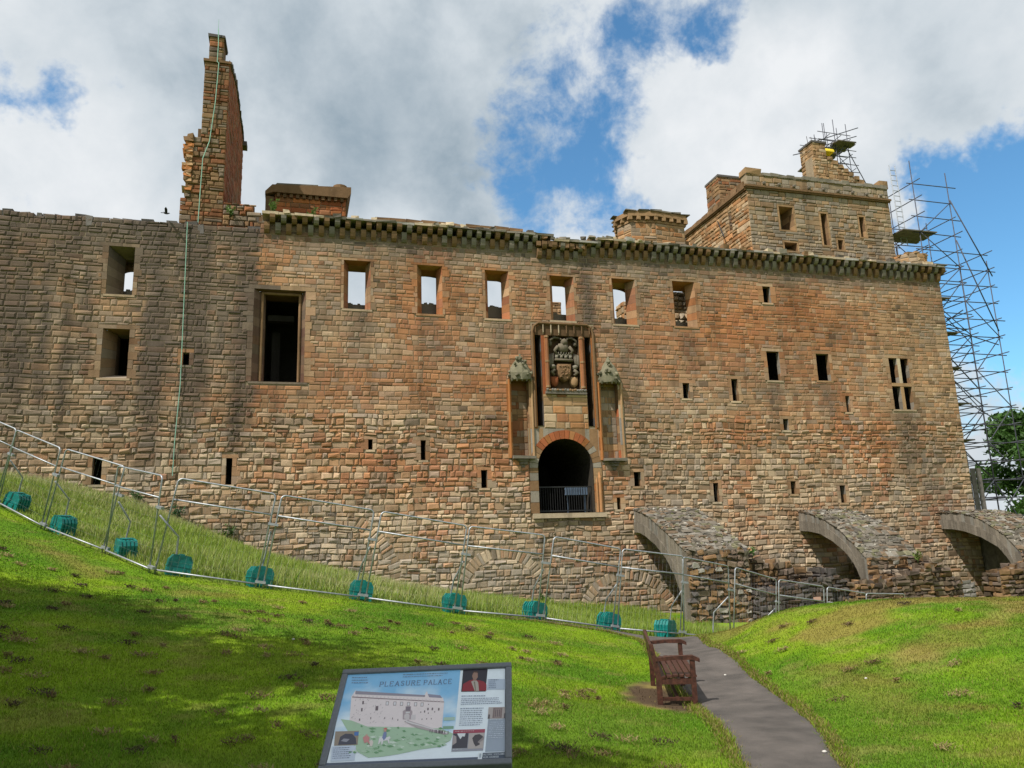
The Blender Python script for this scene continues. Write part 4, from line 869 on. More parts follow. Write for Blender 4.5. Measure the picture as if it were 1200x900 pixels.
# crow-stepped gable with its own chimney
mb = MB(); gf = stone_col(TAN*.85, .2, [TAN, PALE*.8, BROWN])
def gi(u, v): return (v < np.interp(u, [19.9, 20.95, 21.0, 23.3], [23.4, 23.4, 23.38, 21.9]))
stones(mb, (0, 4, 0), (1, 0, 0), (0, -1, 0), 19.85, 23.3, 19, 23.4, .2, .35, .03, gf, (), gi, .018)
mb.prism([(19.88, 19), (23.28, 19), (23.2, 21.95), (20.95, 23.36), (19.88, 23.36)], lambda a, b, t: (a, t, b), 4.03, 4.7, MC)
for q in range(7): x = 20.9+q*.34; z = float(np.interp(x+.17, [20.95, 23.3], [23.38, 21.9])); mb.box((x, 3.94, z-.08), (x+.33, 4.75, z+.16), TAN*.7, .02)
stones(mb, (0, 3.95, 0), (1, 0, 0), (0, -1, 0), 19.92, 20.82, 21.5, 24.25, .2, .35, .03, gf, (), None, .018); stones(mb, (19.92, 0, 0), (0, 1, 0), (-1, 0, 0), 3.95, 5.1, 19, 24.25, .2, .35, .03, gf, (), None, .018)
mb.box((19.95, 3.98, 19), (20.8, 5.08, 24.22), MC); mb.box((19.86, 3.9, 24.24), (20.88, 5.15, 24.36), DARK*1.6, .012)
for q in range(3): mb.tube([(20.1+q*.28, 4.5, 24.3), (20.05+q*.3, 4.5, 24.95)], .015, DARK, 4)
mb.build('chimney_gable', M_STONE, PAL)
# round stub on the far corner
mb = MB()
pts = [(22.95+.95*math.cos(2*math.pi*j/14), 1.35+.95*math.sin(2*math.pi*j/14)) for j in range(14)]
mb2 = poly_tower('s', pts, 15.2, 16.2, warm, .22, .4, .03)
for q in range(8): a = -math.pi*q/7; mb2.box((22.95+.85*math.cos(a)-.15, 1.35+.85*math.sin(a)-.12, 16.15), (22.95+.85*math.cos(a)+.15, 1.35+.85*math.sin(a)+.12, 16.2+.12*random.random()), TAN*.8, .03)
mb2.build('corner_round', M_STONE, PAL)
# inner walls round the courtyard, seen through the open windows
mb = masonry_box('i', 10.95, 22, 12, 13.2, 8, 16.6, stone_col(TAN, .25, [TAN, PALE, ORA*.9]), .3, .5, .07, faces='flrbt', joint=.04); mb.build('courtyard_wall', M_STONE, PAL)
mb = masonry_box('i', 5.2, 6.75, 12, 13.6, 8, 16.3, stone_col(TAN*.8, .25, [TAN, BROWN]), .3, .5, .04, faces='flrbt', joint=.03); mb.build('courtyard_wall', M_STONE, PAL)
mb = masonry_box('i', 9.0, 12.5, 3.2, 4.0, 10, 14.2, stone_col(PALE*.85, .35, [PALE, GREY, TAN]), .26, .34, .11, faces='flrbt', joint=.06); mb.build('courtyard_wall', M_STONE, PAL)
mb = masonry_box('i', -17, 3, 10, 11, 8, 13.2, stone_col(TAN*.8, .25, [TAN, BROWN]), .3, .5, .05, faces='flrbt', joint=.03); mb.build('courtyard_wall', M_STONE, PAL)

# ---- buttresses thrown out from the wall
MOSS = np.array((.13, .13, .06)); LICH = np.array((.32, .30, .26))
butt_col = stone_col(GREY*.66, .3, [GREY*.65, GREY*.8, LICH*.75, GREY*.45, MOSS, BROWN*.8])
def buttress(u0, u1, top, under, zb=-2.0):
    mb = MB(); fn = lambda n, z, u: (u, -n, z)
    tn = [p[0] for p in top]; tz = [p[1] for p in top]; nend = tn[-1]; un = [p[0] for p in under]; uz = [p[1] for p in under]
    zt = lambda n: float(np.interp(n, tn, tz)); zu = lambda n: float(np.interp(n, un, uz))
    ns = np.linspace(0, nend, 27)
    for a, b in zip(ns[:-1], ns[1:]):      # arch stones carried up to the weathered back
        c = GREY*.72*random.uniform(.82, 1.15); ma, mb_ = min(zu(a)+.42, zt(a)-.1), min(zu(b)+.42, zt(b)-.1)
        mb.prism([(a+.007, zu(a)), (b-.007, zu(b)), (b-.007, mb_), (a+.007, ma)], fn, u0-random.uniform(0, .02), u1, c)
        c2 = np.array(random.choice([GREY*.75, GREY*.66, GREY*.85, LICH*.6]))*random.uniform(.85, 1.15)
        mb.prism([(a, ma+.004), (b, mb_+.004), (b, zt(b)-.06), (a, zt(a)-.06)], fn, u0+.02+random.uniform(-.025, .025), u1-.02, c2)
    mb.prism([(nend-.3, zb), (nend, zb), (nend, zt(nend)-.1), (nend-.3, zt(nend)-.1)], fn, u0+.02, u1-.02, GREY*.6)
    for k in range(len(top)-1):
        (na, za), (nb2, zb2) = top[k], top[k+1]; Zs = Vector((0, -(nb2-na), zb2-za)); ln = Zs.length; Zs.normalize(); Ns = Vector((1, 0, 0)).cross(Zs); Ns = Ns if Ns.z > 0 else -Ns
        stones(mb, (0, -na, za-.06), (1, 0, 0), tuple(Ns), u0-.03, u1+.03, 0, ln, .19, .25, .055, butt_col, (), None, .02, tuple(Zs), jit=.045)
    stones(mb, (0, -nend, 0), (1, 0, 0), (0, -1, 0), u0, u1, zb, zt(nend)-.06, .19, .30, .08, stone_col(BROWN*.8, .35, [BROWN*.9, GREY*.8, TAN*.65, LICH*.7, DARK*1.8]), (), None, .03, jit=.045)
    stones(mb, (u1, 0, 0), (0, -1, 0), (1, 0, 0), nend-.6, nend, zb, zt(nend)-.1, .22, .3, .05, butt_col, (), None, .03)
    for q in range(150): n = random.random()*nend; z = zt(n)-.03; u = random.uniform(u0, u1); s_ = random.uniform(.03, .10); mb.box((u, -n, z-.05), (u+s_*1.4, -n+s_, z+s_*.5), np.array(random.choice([LICH*1.5, LICH, GREY, MOSS, GREY*.5])), .02)
    for q in range(30): u = random.uniform(u0-.1, u1); s_ = random.uniform(.1, .22); z = random.uniform(zb+.3, zt(nend)); mb.box((u, -nend-.1, z), (u+s_*1.3, -nend+.1, z+s_*.8), np.array(random.choice([LICH, BROWN, GREY*.7, TAN*.8, DARK*1.8])), .04)
    return mb.build('buttress', M_LICHEN, PAL)
U = [(0, 2.06), (.6, 2.02), (1.14, 1.86), (2.0, 1.5), (2.78, 1.0), (3.4, .4), (3.8, -.25), (4.02, -1.0), (4.1, -2.0)]
buttress(5.2, 7.78, [(0, 3.1), (.7, 2.98), (1.3, 2.8), (2.0, 2.52), (2.7, 2.2), (3.6, 1.77), (4.45, 1.34)], U+[(4.45, -2.0)])
buttress(13.38, 15.95, [(0, 2.86), (.8, 2.72), (1.64, 2.46), (2.2, 2.22), (2.7, 1.96), (3.5, 1.34), (4.1, .8)], [(0, 1.9), (.7, 1.86), (1.4, 1.74), (2.2, 1.4), (2.92, .95), (3.4, .45), (3.7, -.2), (3.85, -2), (4.1, -2)])
buttress(21.3, 23.9, [(0, 2.62), (.7, 2.62), (1.3, 2.55), (1.9, 2.4), (2.4, 2.2), (3.4, 1.55), (4.1, .8)], [(0, 1.78), (.7, 1.75), (1.33, 1.64), (2.2, 1.35), (3.04, .9), (3.5, .3), (3.75, -.4), (3.85, -2), (4.1, -2)])
mb = MB()
for q in range(13): y = .3-q*.33; mb.box((23.62+.015*(q % 2), y-.32, -2), (23.65+.015*(q % 2), y, min(1.9, 1.95-.05*q*q*.33*.33*9-.02*q)), BROWN*.5)
mb.build('timber_boarding', M_BOARD, PAL)
# ---- ruined forework in front of the buttresses
RUINC = stone_col(BROWN*.62, .4, [BROWN*.9, GREY*.65, DARK*1.8, TAN*.6, GREY*.45]); RUIND = stone_col(DARK*1.3, .4, [DARK*1.4, GREY*.4, BROWN*.5, DARK*1.2])
def ruin(pts, n0, n1, zb, label, colf, relief=.10):
    us = [p[0] for p in pts]; zs = [p[1] for p in pts]; o = empty('ruined_wall', wpos(us[0], zb, n1), TH, label, 'ruined wall'); mb = MB()
    def ins(u, v): return v < np.interp(u+us[0], us, zs)-zb+.18*(fbm(u*2.5, v*2.5, 4)-.6)
    Lr = us[-1]-us[0]; hz = max(zs)-zb; dep = n1-n0
    stones(mb, (0, 0, 0), (1, 0, 0), (0, -1, 0), 0, Lr, 0, hz, .19, .32, relief, colf, (), ins, .03, jit=.035, wav=.05)
    hl = zs[0]-zb; hr_ = zs[-1]-zb
    stones(mb, (0, 0, 0), (0, 1, 0), (-1, 0, 0), 0, dep, 0, hl, .19, .32, relief, colf, (), None, .03, jit=.03); stones(mb, (Lr, 0, 0), (0, 1, 0), (1, 0, 0), 0, dep, 0, hr_, .19, .32, relief, colf, (), None, .03, jit=.03)
    k = max(4, int(Lr/.3)); xs = np.linspace(0, Lr, k+1)
    for a, b in zip(xs[:-1], xs[1:]):
        z = min(float(np.interp(a+us[0], us, zs)), float(np.interp(b+us[0], us, zs)))-zb-.12; mb.box((max(a, .03), .04, -.5), (min(b, Lr-.03), dep-.03, z), BROWN*.6)
        for q in range(5): x = random.uniform(a, b); y = random.uniform(.0, dep-.2); s_ = random.uniform(.12, .3); zz = z+random.uniform(-.1, .12)*(y/dep+.4); mb.box((x, y, zz-.12), (x+s_, y+s_*.8, zz+s_*.55), colf(np.array([0.]), np.array([0.]))[0]*1.1, .05)
    return mb.build('rubble_core', M_STONE, o)
ruin([(7.8, 1.1), (8.3, .95), (9.0, .75), (9.6, .72), (10.2, .4), (10.7, .3)], .12, 4.2, -1.9, 'broken rubble wall ramping down beside the buttress nearest the arched doorway', RUINC)
ruin([(7.8, -.25), (8.6, -.2), (9.6, -.05), (10.6, .0), (11.0, .1)], 4.25, 4.9, -2.0, 'low blackened wall stretching behind the last metal barriers', RUIND, .06)
ruin([(11.1, .45), (11.5, .35), (11.95, -.1)], 3.4, 4.6, -2.0, 'short black upright stump of wall next to the middle buttress arch', RUIND)
ruin([(11.95, -.12), (12.6, -.1), (13.5, -.15), (14.4, .05), (15.1, .2), (15.6, .55)], 4.22, 5.0, -2.0, 'dark coursed wall crossing in front of the middle buttress arch', RUINC, .07)
ruin([(15.97, .75), (16.4, .5), (16.9, .1), (17.4, -.25)], .12, 4.6, -2.0, 'stepped broken wall end between the middle and far buttresses', RUINC)
ruin([(17.0, .2), (17.6, -.1), (18.4, -.35), (19.1, -.6)], 1.5, 3.6, -2.0, 'pale grey sloping footing with smooth mortar between two buttresses', stone_col(COOL*.8, .1), .03)
ruin([(18.9, -.05), (19.6, .15), (20.6, .2), (21.6, .2), (23, .25), (24.5, .2), (27, .3)], 4.23, 5.1, -2.0, 'long dark rubble wall running under the far buttress arch', RUINC)
mb = MB(); mb.box((10.1, -4.96, -.72), (10.42, -4.93, -.6), (.5, .3, .24)); so = mb.build('notice_plate', M_PRINT, None); so.location = (OX, OY, 0); so.rotation_euler = (0, 0, TH)
tag(so, 'small pinkish notice plate fixed to the blackened low wall', 'notice')

# slatted board behind the gate
so = empty('slatted_board', wpos(2.35, 2.95, -.5), TH, 'blue grey slatted board standing behind the doorway railing', 'board'); mb = MB()
for q in range(9): mb.box((q*.115, -.02, .76), (q*.115+.085, .02, 1.08), (.2, .3, .4))
for z in (.79, 1.02): mb.box((-.03, .021, z-.03), (1.03, .05, z+.03), (.2, .3, .4))
for x in (.1, .9): mb.box((x-.02, .051, -.02), (x+.02, .08, 1.05), (.2, .3, .4))
mb.build('slat_panel', M_SLATS, so)

# ---------------------------------------------------------------- scaffolding
def tube_between(name, a, b, r, mat, parent):
    mb = MB(); mb.tube([a, b], r, (.4, .4, .4), 6); return mb.build(name, mat, parent, True)
def scaffold(name, label, xs, ys, z0, tops, lift, boards, r=.029, braces=True, stub=.35):
    o = empty(name, wpos(xs[0], z0, -ys[0]), TH, label, 'scaffolding'); ox, oy, oz = xs[0], ys[0], z0
    lf = lambda x, y, z: (x-ox, y-oy, z-oz)
    for i, x in enumerate(xs):
        for j, y in enumerate(ys): tube_between('upright', lf(x, y, z0), lf(x, y, tops[i][j]+random.uniform(.2, 1.3)), r, M_POLE, o)
    nz = int((max(max(t) for t in tops)-z0)/lift)
    for k in range(1, nz+1):
        z = z0+k*lift
        for j, y in enumerate(ys):
            m = [i for i in range(len(xs)) if tops[i][j] >= z-.1]
            if len(m) > 1:
                for dz in ((0, lift*.5) if lift > 1.5 else (0, .5)):
                    tube_between('ledger', lf(xs[m[0]]-stub, y+.05, z+dz), lf(xs[m[-1]]+random.uniform(.2, .7), y+.05, z+dz+random.uniform(-.05, .05)), r*.95, M_POLE, o)
        for i, x in enumerate(xs):
            m = [j for j in range(len(ys)) if tops[i][j] >= z-.1]
            for dz in ((0, lift*.5) if lift > 1.5 else (0,)):
              if len(m) > 1: tube_between('transom', lf(x+.05, ys[m[0]]-random.uniform(.2, .5), z+.06+dz), lf(x+.05, ys[m[-1]]+.3, z+.06+dz), r*.95, M_POLE, o)
        if braces:
            for j in range(len(ys)):
                for i in range(len(xs)-1):
                    if min(tops[i][j], tops[i+1][j]) >= z-.1:
                        a, b = (i, i+1) if k % 2 else (i+1, i)
                        tube_between('brace', lf(xs[a], ys[j]-.05, z-lift), lf(xs[b], ys[j]-.05, z), r*.9, M_POLE, o)
    for bx in boards:
        mb = MB(); x0, x1, y0, y1, z = bx; n = max(1, int((y1-y0)/.24))
        for q in range(n): mb.box(lf(x0+random.uniform(-.1, .1), y0+q*.24, z), lf(x1+random.uniform(-.1, .15), y0+q*.24+.225, z+.06), (.3, .27, .2))
        mb.build('deck_board', M_BOARD, o)
    return o
lifts = 1.95; z0 = -1.6
sc1 = scaffold('scaffolding', 'tall galvanised tube scaffolding tower rising past the far corner of the palace', [24.15, 26.55, 28.5], [1.4, 3.2, 5.6], z0,
    [[20.9, 20.5, 20.9], [20.6, 19.0, 18.0], [16.0, 16.0, 15.4]], lifts,
    [(23.0, 25.35, 1.3, 3.0, 17.92), (23.2, 25.4, 1.2, 2.4, 15.98)]+[(23.75, 25.4+.35*random.random(), 1.3, 2.1, z0+lifts*k+.1) for k in (2, 3, 4, 5, 6, 7, 8)])
for a, b in [((26.55, 1.35, 20.0), (28.7, 1.35, 15.6)), ((26.55, 1.35, 17.6), (28.5, 1.35, 12.4)), ((24.15, 3.2, 14), (28.5, 3.2, 9.5)), ((28.5, 1.35, 2.3), (31.4, 1.2, -1.6)), ((28.5, 3.2, 4.3), (32.2, 3.0, -1.6)), ((28.5,5.6,8),(26.55,3.2,2))]:
    tube_between('brace', (a[0]-24.15, a[1]-1.4, a[2]-z0), (b[0]-24.15, b[1]-1.4, b[2]-z0), .035, M_POLE, sc1)
mb = MB()      # ladder at the top stage
for x in (-.45, -.05): mb.tube([(x, .9, 17.5-z0), (x, 1.0, 22.4-z0)], .025, (.4, .4, .4), 5)
for q in range(15): mb.tube([(-.45, .9+.006*q, 17.6-z0+q*.32), (-.05, .9+.006*q, 17.6-z0+q*.32)], .02, (.4, .4, .4), 4)
mb.build('ladder', M_STEEL, sc1)
mb = MB()
for q in range(4): mb.box((-.15+q*.36, -.35, 2.2), (.16+q*.36, -.31, 7.3 if q < 2 else 6.4), (.2, .18, .15), .012)
mb.build('timber_hoarding', M_BOARD, sc1)
for q in range(10):
    z = random.uniform(1, 16); y = random.choice((1.4, 3.2, 5.6)); tube_between('brace', (random.uniform(-.2, .6), y-1.4, z), (random.uniform(4.0, 4.7), y-1.4+random.uniform(-.6, .6), z+random.choice((-1.9, -1, 0, 1, 1.9))), .03, M_POLE, sc1)
for x, z in ((.2, 16.4), (.9, 16.4), (1.5, 17.2), (.4, 18.2), (2.2, 15.0)): tube_between('ledger', (x-.4, -.3, z), (x+1.6, 4.0, z+.05), .032, M_POLE, sc1)
sc2 = scaffold('scaffolding', 'small scaffolding cage perched above the crow stepped gable and chimney', [21.6, 22.4, 23.3], [4.9, 5.7, 6.6], 20.2,
    [[25.3, 25.6, 25.4], [26.0, 25.8, 25.7], [25.8, 26.0, 25.6]], 1.0, [(22.2, 23.5, 4.4, 8.6, 24.9), (21.0, 22.2, 4.7, 5.7, 24.2), (21.6, 23.2, 4.9, 6.1, 22.7)], r=.024)
for z, x0, x1 in ((24.7, 19.2, 23.6), (25.2, 20.4, 24.2), (23.0, 19.1, 21.8), (25.8, 20.9, 24.4)): tube_between('ledger', (x0-21.6, -.1, z-20.2-(.9)), (x1-21.6, .2, z-20.2+.6), .028, M_POLE, sc2)
tube_between('brace', (23.0-21.6, -.05, 25.0-20.2), (24.3-21.6, -.05, 22.3-20.2), .028, M_POLE, sc2)
for x, z in ((20.95, 24.0), (21.5, 22.95)):
    mb = MB(); mb.box((x-21.6, -.6, z-20.2), (x-21.6+.75, -.2, z-20.2+.22), (.7, .5, .05), .04); mb.build('yellow_sheeting', M_YELLOW, sc2)

# ---------------------------------------------------------------- fence panels, ballast blocks
def rounded_frame(W, H, r, k=6):
    p = [(0, .02)]
    for j in range(k+1): a = math.pi-math.pi/2*j/k; p.append((r+r*math.cos(a), H-r+r*math.sin(a)))
    for j in range(k+1): a = math.pi/2-math.pi/2*j/k; p.append((W-r+r*math.cos(a), H-r+r*math.sin(a)))
    p.append((W, .02)); return p
PW, PH = 1.88, 1.92
def make_panel():
    o = empty('fence_panel', (0, 0, 0), 0); R = .0175
    mb = MB(); mb.tube([(x, 0, z) for x, z in rounded_frame(PW, PH, .09)], R, (.5, .5, .5), 8); mb.build('tube_frame', M_STEEL, o, True)
    mb = MB(); mb.tube([(0, 0, PH-.43), (PW, 0, PH-.43)], .018, (.5, .5, .5), 6); mb.build('mid_rail', M_STEEL, o, True)
    mb = MB(); mb.tube([(0, 0, .10), (PW, 0, .10)], .019, (.5, .5, .5), 6); mb.build('bottom_rail', M_STEEL, o, True)
    mb = MB()
    for q in range(1, 15): mb.tube([(q*PW/15, .012, .1), (q*PW/15, .012, PH-.02)], .0010, (.5, .5, .5), 3, False)
    for q in range(1, 7): z = .1+q*(PH-.55)/7; mb.tube([(0, .014, z), (PW, .014, z)], .0010, (.5, .5, .5), 3, False)
    mb.build('wire_mesh', M_STEEL, o)
    for z in (.12, 1.28): mb = MB(); mb.box((PW-.03, -.035, z), (PW+.17, .035, z+.05), (.5, .5, .5)); mb.build('coupler', M_STEEL, o)
    mb = MB(); mb.tube([(PW+.05, .03, 1.15), (PW+.02, .48, .72), (PW, .50, .3), (PW, .46, .06)], .019, (.5, .5, .5), 6); mb.build('brace', M_STEEL, o, True)
    return o
proto = make_panel(); used = False
names_p = ['fence panel furthest up the grass bank, cut off by the edge', 'fence panel second from the top of the grass bank', 'fence panel third from the top of the bank, standing in rough grass', 'fence panel in front of the small dark slit low in the old wall', 'short fence panel turning the corner at the foot of the bank',
  'fence panel just downhill of the corner, in front of the second low slit', 'fence panel before the slanting line of arch stones', 'fence panel between the slanting arch stones and the low round arch', 'fence panel in front of the low round blind arch', 'fence panel under the arched doorway', 'fence panel ending beside the mouth of the first buttress arch', 'fence panel closing the footpath behind the bench', 'fence panel descending right after the footpath', 'barrier panel half hidden behind the mound before the blackened wall', 'barrier panel with rounded top rising over the crest of the mound', 'lowest barrier top just showing over the mound']
for i in range(len(FENCE)-1):
    a = Vector(FENCE[i]); b = Vector(FENCE[i+1]); a.z = g1(a.x, a.y); b.z = g1(b.x, b.y); d = b-a; Ld = d.length
    o = proto if not used else copy_tree(proto); used = True
    X_ = d.normalized(); Yb = Vector((-X_.y, X_.x, 0)).normalized(); Z_ = X_.cross(Yb)
    s_ = (Ld-.14)/PW; lean = random.uniform(-.02, .02)
    Rm = Matrix((X_, Yb, Z_)).transposed().to_4x4()
    o.matrix_world = Matrix.Translation(a+X_*.07+Vector((0, 0, -.015))) @ Rm @ Matrix.Rotation(lean, 4, 'X') @ Matrix.Diagonal((s_, 1, 1, 1))
    tag(o, 'steel '+names_p[i].replace(',', ''), 'fence panel', 'temporary steel fence panels round the foot of the palace')
def make_block():
    o = empty('ballast_block', (0, 0, 0)); c = (.02, .3, .28)
    prof = [(-.27, 0), (.27, 0), (.27, .38), (.19, .5), (-.19, .5), (-.27, .38)]
    mb = MB(); mb.prism([(x*.9, z*.96) for x, z in prof], lambda a, b, t: (a, t, b), -.2, .2, c)
    for q in range(5): y = -.21+q*.09; mb.prism(prof, lambda a, b, t: (a, t, b), y, y+.055, c)
    mb.box((-.282, -.222, .225), (.282, .222, .25), c); mb.box((-.14, -.235, .06), (.14, -.205, .2), c)
    mb.build('ribbed_body', M_TEAL, o); mb = MB(); mb.box((-.06, -.12, .495), (.06, .12, .53), c); mb.build('carry_handle', M_TEAL, o); return o
bproto = make_block(); used = False
where = ['topmost of the row, half out of view on the bank', 'in rough grass second from the top of the bank', 'behind the third post from the top of the bank', 'lying clear of the posts at the fence corner', 'one panel downhill of the fence corner', 'two panels downhill of the fence corner', 'under the low round blind arch', 'below the arched doorway', 'beside the footpath on the grass', 'at the end of the footpath behind the bench', 'after the footpath beside the mound']
BL = [(2, .15), (3, .18), (4, .2), (5, .42), (6, .0), (7, 0), (8, 0), (9, 0), (10, 0), (11, -.18)]
for (i, sh), wl in zip(BL, where):
    a = Vector(FENCE[i]); b = Vector(FENCE[i+1]); d = (b-a).normalized(); nrm = Vector((-d.y, d.x, 0)).normalized(); p = a+d*sh+nrm*.36
    o = bproto if not used else copy_tree(bproto); used = True
    o.scale = (.84, .88, .84); o.location = (p.x, p.y, g1(p.x, p.y)-.03); sl = math.atan2(g1(p.x+.3, p.y)-g1(p.x-.3, p.y), .6); o.rotation_euler = (0, -sl, math.atan2(d.y, d.x)+random.uniform(-.2, .3))
    tag(o, 'teal ribbed plastic ballast block '+wl.replace(',', ''), 'ballast block', 'teal ballast blocks along the fence')

# ---------------------------------------------------------------- bench
BZ = -.25
bench = empty('park_bench', (1.93, 10.4, 0), 0, 'dark red stained wooden park bench on worn earth beside the path', 'bench')
ax = Vector((.20, 1.75, 0)).normalized(); bx_ = Vector((ax.y, -ax.x, 0))   # length axis, seat-facing axis
bench.scale = (.87, .9, .9); bench.location = (1.80+ax.x*.81, 9.46+ax.y*.81, g1(1.9, 10.2)-.02); bench.rotation_euler = (0, 0, math.atan2(bx_.y, bx_.x))
# local: x = forward (towards the path), y = along the bench
def bpart(name, fn): mb = MB(); fn(mb); return mb.build(name, M_WOOD, bench)
HL = .9
def back_leg(y):
    def f(mb):
        mb.prism([(-.27, -.03), (-.20, -.03), (-.20, .42), (-.285, .83), (-.34, .83), (-.275, .42)], lambda a, b, t: (a, t, b), y-.032, y+.032, (.1, .03, .02))
    return f
for y in (-HL+.04, HL-.04):
    bpart('back_leg', back_leg(y)); bpart('front_leg', lambda mb: mb.box((.19, y-.032, -.03), (.255, y+.032, .63), (.1, .03, .02), .002))
    def arm(mb):
        mb.prism([(-.27, .615), (.0, .635), (.22, .63), (.32, .60), (.32, .645), (.23, .685), (.0, .68), (-.28, .66)], lambda a, b, t: (a, t, b), y-.045, y+.045, (.1, .03, .02))
    bpart('armrest', arm)
    bpart('side_rail', lambda mb: (mb.box((-.22, y-.022, .33), (.2, y+.022, .40), (.1, .03, .02)), mb.box((-.22, y-.02, .13), (.2, y+.02, .17), (.1, .03, .02))))
def seat(mb):
    for q in range(6): x = -.21+q*.082; mb.box((x, -HL+.01, .415-.006*abs(q-2)+.004*q), (x+.066, HL-.01, .44-.006*abs(q-2)+.004*q), (.1, .03, .02), .002)
bpart('seat', seat)
bpart('front_rail', lambda mb: mb.box((.195, -HL+.07, .33), (.235, HL-.07, .405), (.1, .03, .02)))
bpart('stretcher', lambda mb: mb.box((-.02, -HL+.06, .13), (.02, HL-.06, .17), (.1, .03, .02)))
def backrest(mb):
    for z0, z1, dx in ((.73, .83, -.318), (.50, .55, -.262)): mb.box((dx-.02, -HL+.07, z0), (dx+.02, HL-.07, z1), (.1, .03, .02), .002)
    for q in range(22):
        y = -HL+.13+q*.074; mb.prism([(-.28, .55), (-.262, .55), (-.305, .74), (-.323, .74)], lambda a, b, t: (a, t, b), y, y+.035, (.1, .03, .02))
bpart('backrest', backrest)

# ---------------------------------------------------------------- information sign
SW, SL = .90, .622
def sign_frame():
    TLp, TRp = Vector((-.953, 4.32, 1.039)), Vector((-.054, 4.30, 1.050)); dn = Vector((.047, -.50, -.372)); return TLp, TRp, dn
TLp, TRp, dn = sign_frame(); Xs = (TRp-TLp).normalized(); Ys = -(dn-Xs*dn.dot(Xs)).normalized(); Zs_ = Xs.cross(Ys)
sign = empty('information_sign', (0, 0, 0), 0, 'tilted grey framed information board with a palace illustration and text', 'sign')
sign.matrix_world = Matrix.Translation(TLp) @ Matrix((Xs, Ys, Zs_)).transposed().to_4x4()
# local: x across, y up the slope (0 at the top edge, negative down), z out of the face
mb = MB(); fw_ = .032
for a, b in (((0, -fw_), (SW, 0)), ((0, -SL), (SW, -SL+fw_)), ((0, -SL+fw_), (fw_, -fw_)), ((SW-fw_, -SL+fw_), (SW, -fw_))): mb.box((a[0], a[1], -.045), (b[0], b[1], 0), (.1, .1, .1))
mb.box((.01, -SL+.01, -.05), (SW-.01, -.01, -.02), (.1, .1, .1))
fr_o = mb.build('frame', M_SLATE, sign); bv = fr_o.modifiers.new('bevel', 'BEVEL'); bv.width = .006; bv.segments = 2
gzl = g1(-.5, 4.0); inv = sign.matrix_world.inverted()
for xx in (.2, .70):
    mb = MB(); p = sign.matrix_world @ Vector((xx, -.34, -.05)); mb.tube([tuple(inv @ Vector((p.x, p.y, gzl-.1))), tuple(inv @ p)], .03, (.1, .1, .1), 10); mb.build('leg', M_SLATE, sign)
# print: measured on the panel face, homography from the close-up grid to panel metres
src = [(150, 105), (1055, 68), (1112, 640), (65, 646)]; dst = [(0, 0), (SW, 0), (SW, -SL+.012), (0, -SL+.004)]
Amat = []; bvec = []
for (x, y), (X2, Y2) in zip(src, dst): Amat += [[x, y, 1, 0, 0, 0, -X2*x, -X2*y], [0, 0, 0, x, y, 1, -Y2*x, -Y2*y]]; bvec += [X2, Y2]
hm = np.linalg.solve(np.array(Amat, float), np.array(bvec, float))
def pr(x, y): w = hm[6]*x+hm[7]*y+1; return ((hm[0]*x+hm[1]*y+hm[2])/w, (hm[3]*x+hm[4]*y+hm[5])/w)
lay = [.0]
def ink(mb, pts, c, z): q = [pr(*p) for p in pts]; mb.add([(a, b, z) for a, b in q], [tuple(range(len(q)-1, -1, -1))], c)
def rectp(x0, y0, x1, y1): return [(x0, y0), (x1, y0), (x1, y1), (x0, y1)]
mb = MB(); xs_ = np.linspace(fw_+.002, SW-fw_-.002, 2)
B0 = (.80, .87, .95)
mb.add([(xs_[0], -fw_-.002, -.012), (xs_[1], -fw_-.002, -.012), (xs_[1], -SL+fw_+.002, -.012), (xs_[0], -SL+fw_+.002, -.012)], [(3, 2, 1, 0)], B0)
panel_o = mb.build('printed_panel', M_PRINT, sign)
# watercolour sky: small cells of printed blue
mb = MB(); nx, ny = 46, 26; z = -.0112
gxv = np.linspace(168, 770, nx+1); gyv = np.linspace(112, 470, ny+1); vv = []; cc = []
for j in range(ny+1):
    for i in range(nx+1):
        x = gxv[i]-(gyv[j]-112)*.11*(1-i/nx); y = gyv[j]-8*i/nx; a, b = pr(x, y); vv.append((a, b, z))
        t = float(np.clip(1.15-(j/ny)*1.0+(fbm(i*.12, j*.2, 3)-.5)*1.5, 0, 1)); cc.append(np.array((.82, .90, .97))*(1-t)+np.array((.22, .50, .80))*t)
idx = np.arange((nx+1)*(ny+1)).reshape(ny+1, nx+1); fq = np.stack([idx[1:, :-1], idx[1:, 1:], idx[:-1, 1:], idx[:-1, :-1]], -1).reshape(-1, 4)
mesh_np('printed_sky', vv, [fq], M_PRINT, panel_o, np.array(cc), True)
mb = MB(); PK = (.80, .70, .72)
ink(mb, [(203, 245), (222, 212), (232, 222), (585, 245), (597, 222), (606, 240), (688, 260), (697, 285), (698, 432), (610, 432), (480, 420), (300, 412), (205, 388)], PK, -.0106)
ink(mb, [(222, 216), (590, 244), (590, 254), (222, 234)], (.30, .27, .33), -.0102); ink(mb, [(603, 238), (672, 246), (684, 262), (612, 256)], (.28, .27, .36), -.0102)
ink(mb, [(207, 246), (697, 282), (697, 286), (207, 251)], (.25, .17, .19), -.0100)
for x, y in ((392, 286), (432, 288), (468, 290), (505, 292), (543, 294), (578, 296)):
    ink(mb, rectp(x-8, y-11, x+8, y+11), (.35, .28, .3), -.0102); ink(mb, rectp(x-5, y-8, x+5, y+8), (.72, .70, .74), -.0100)
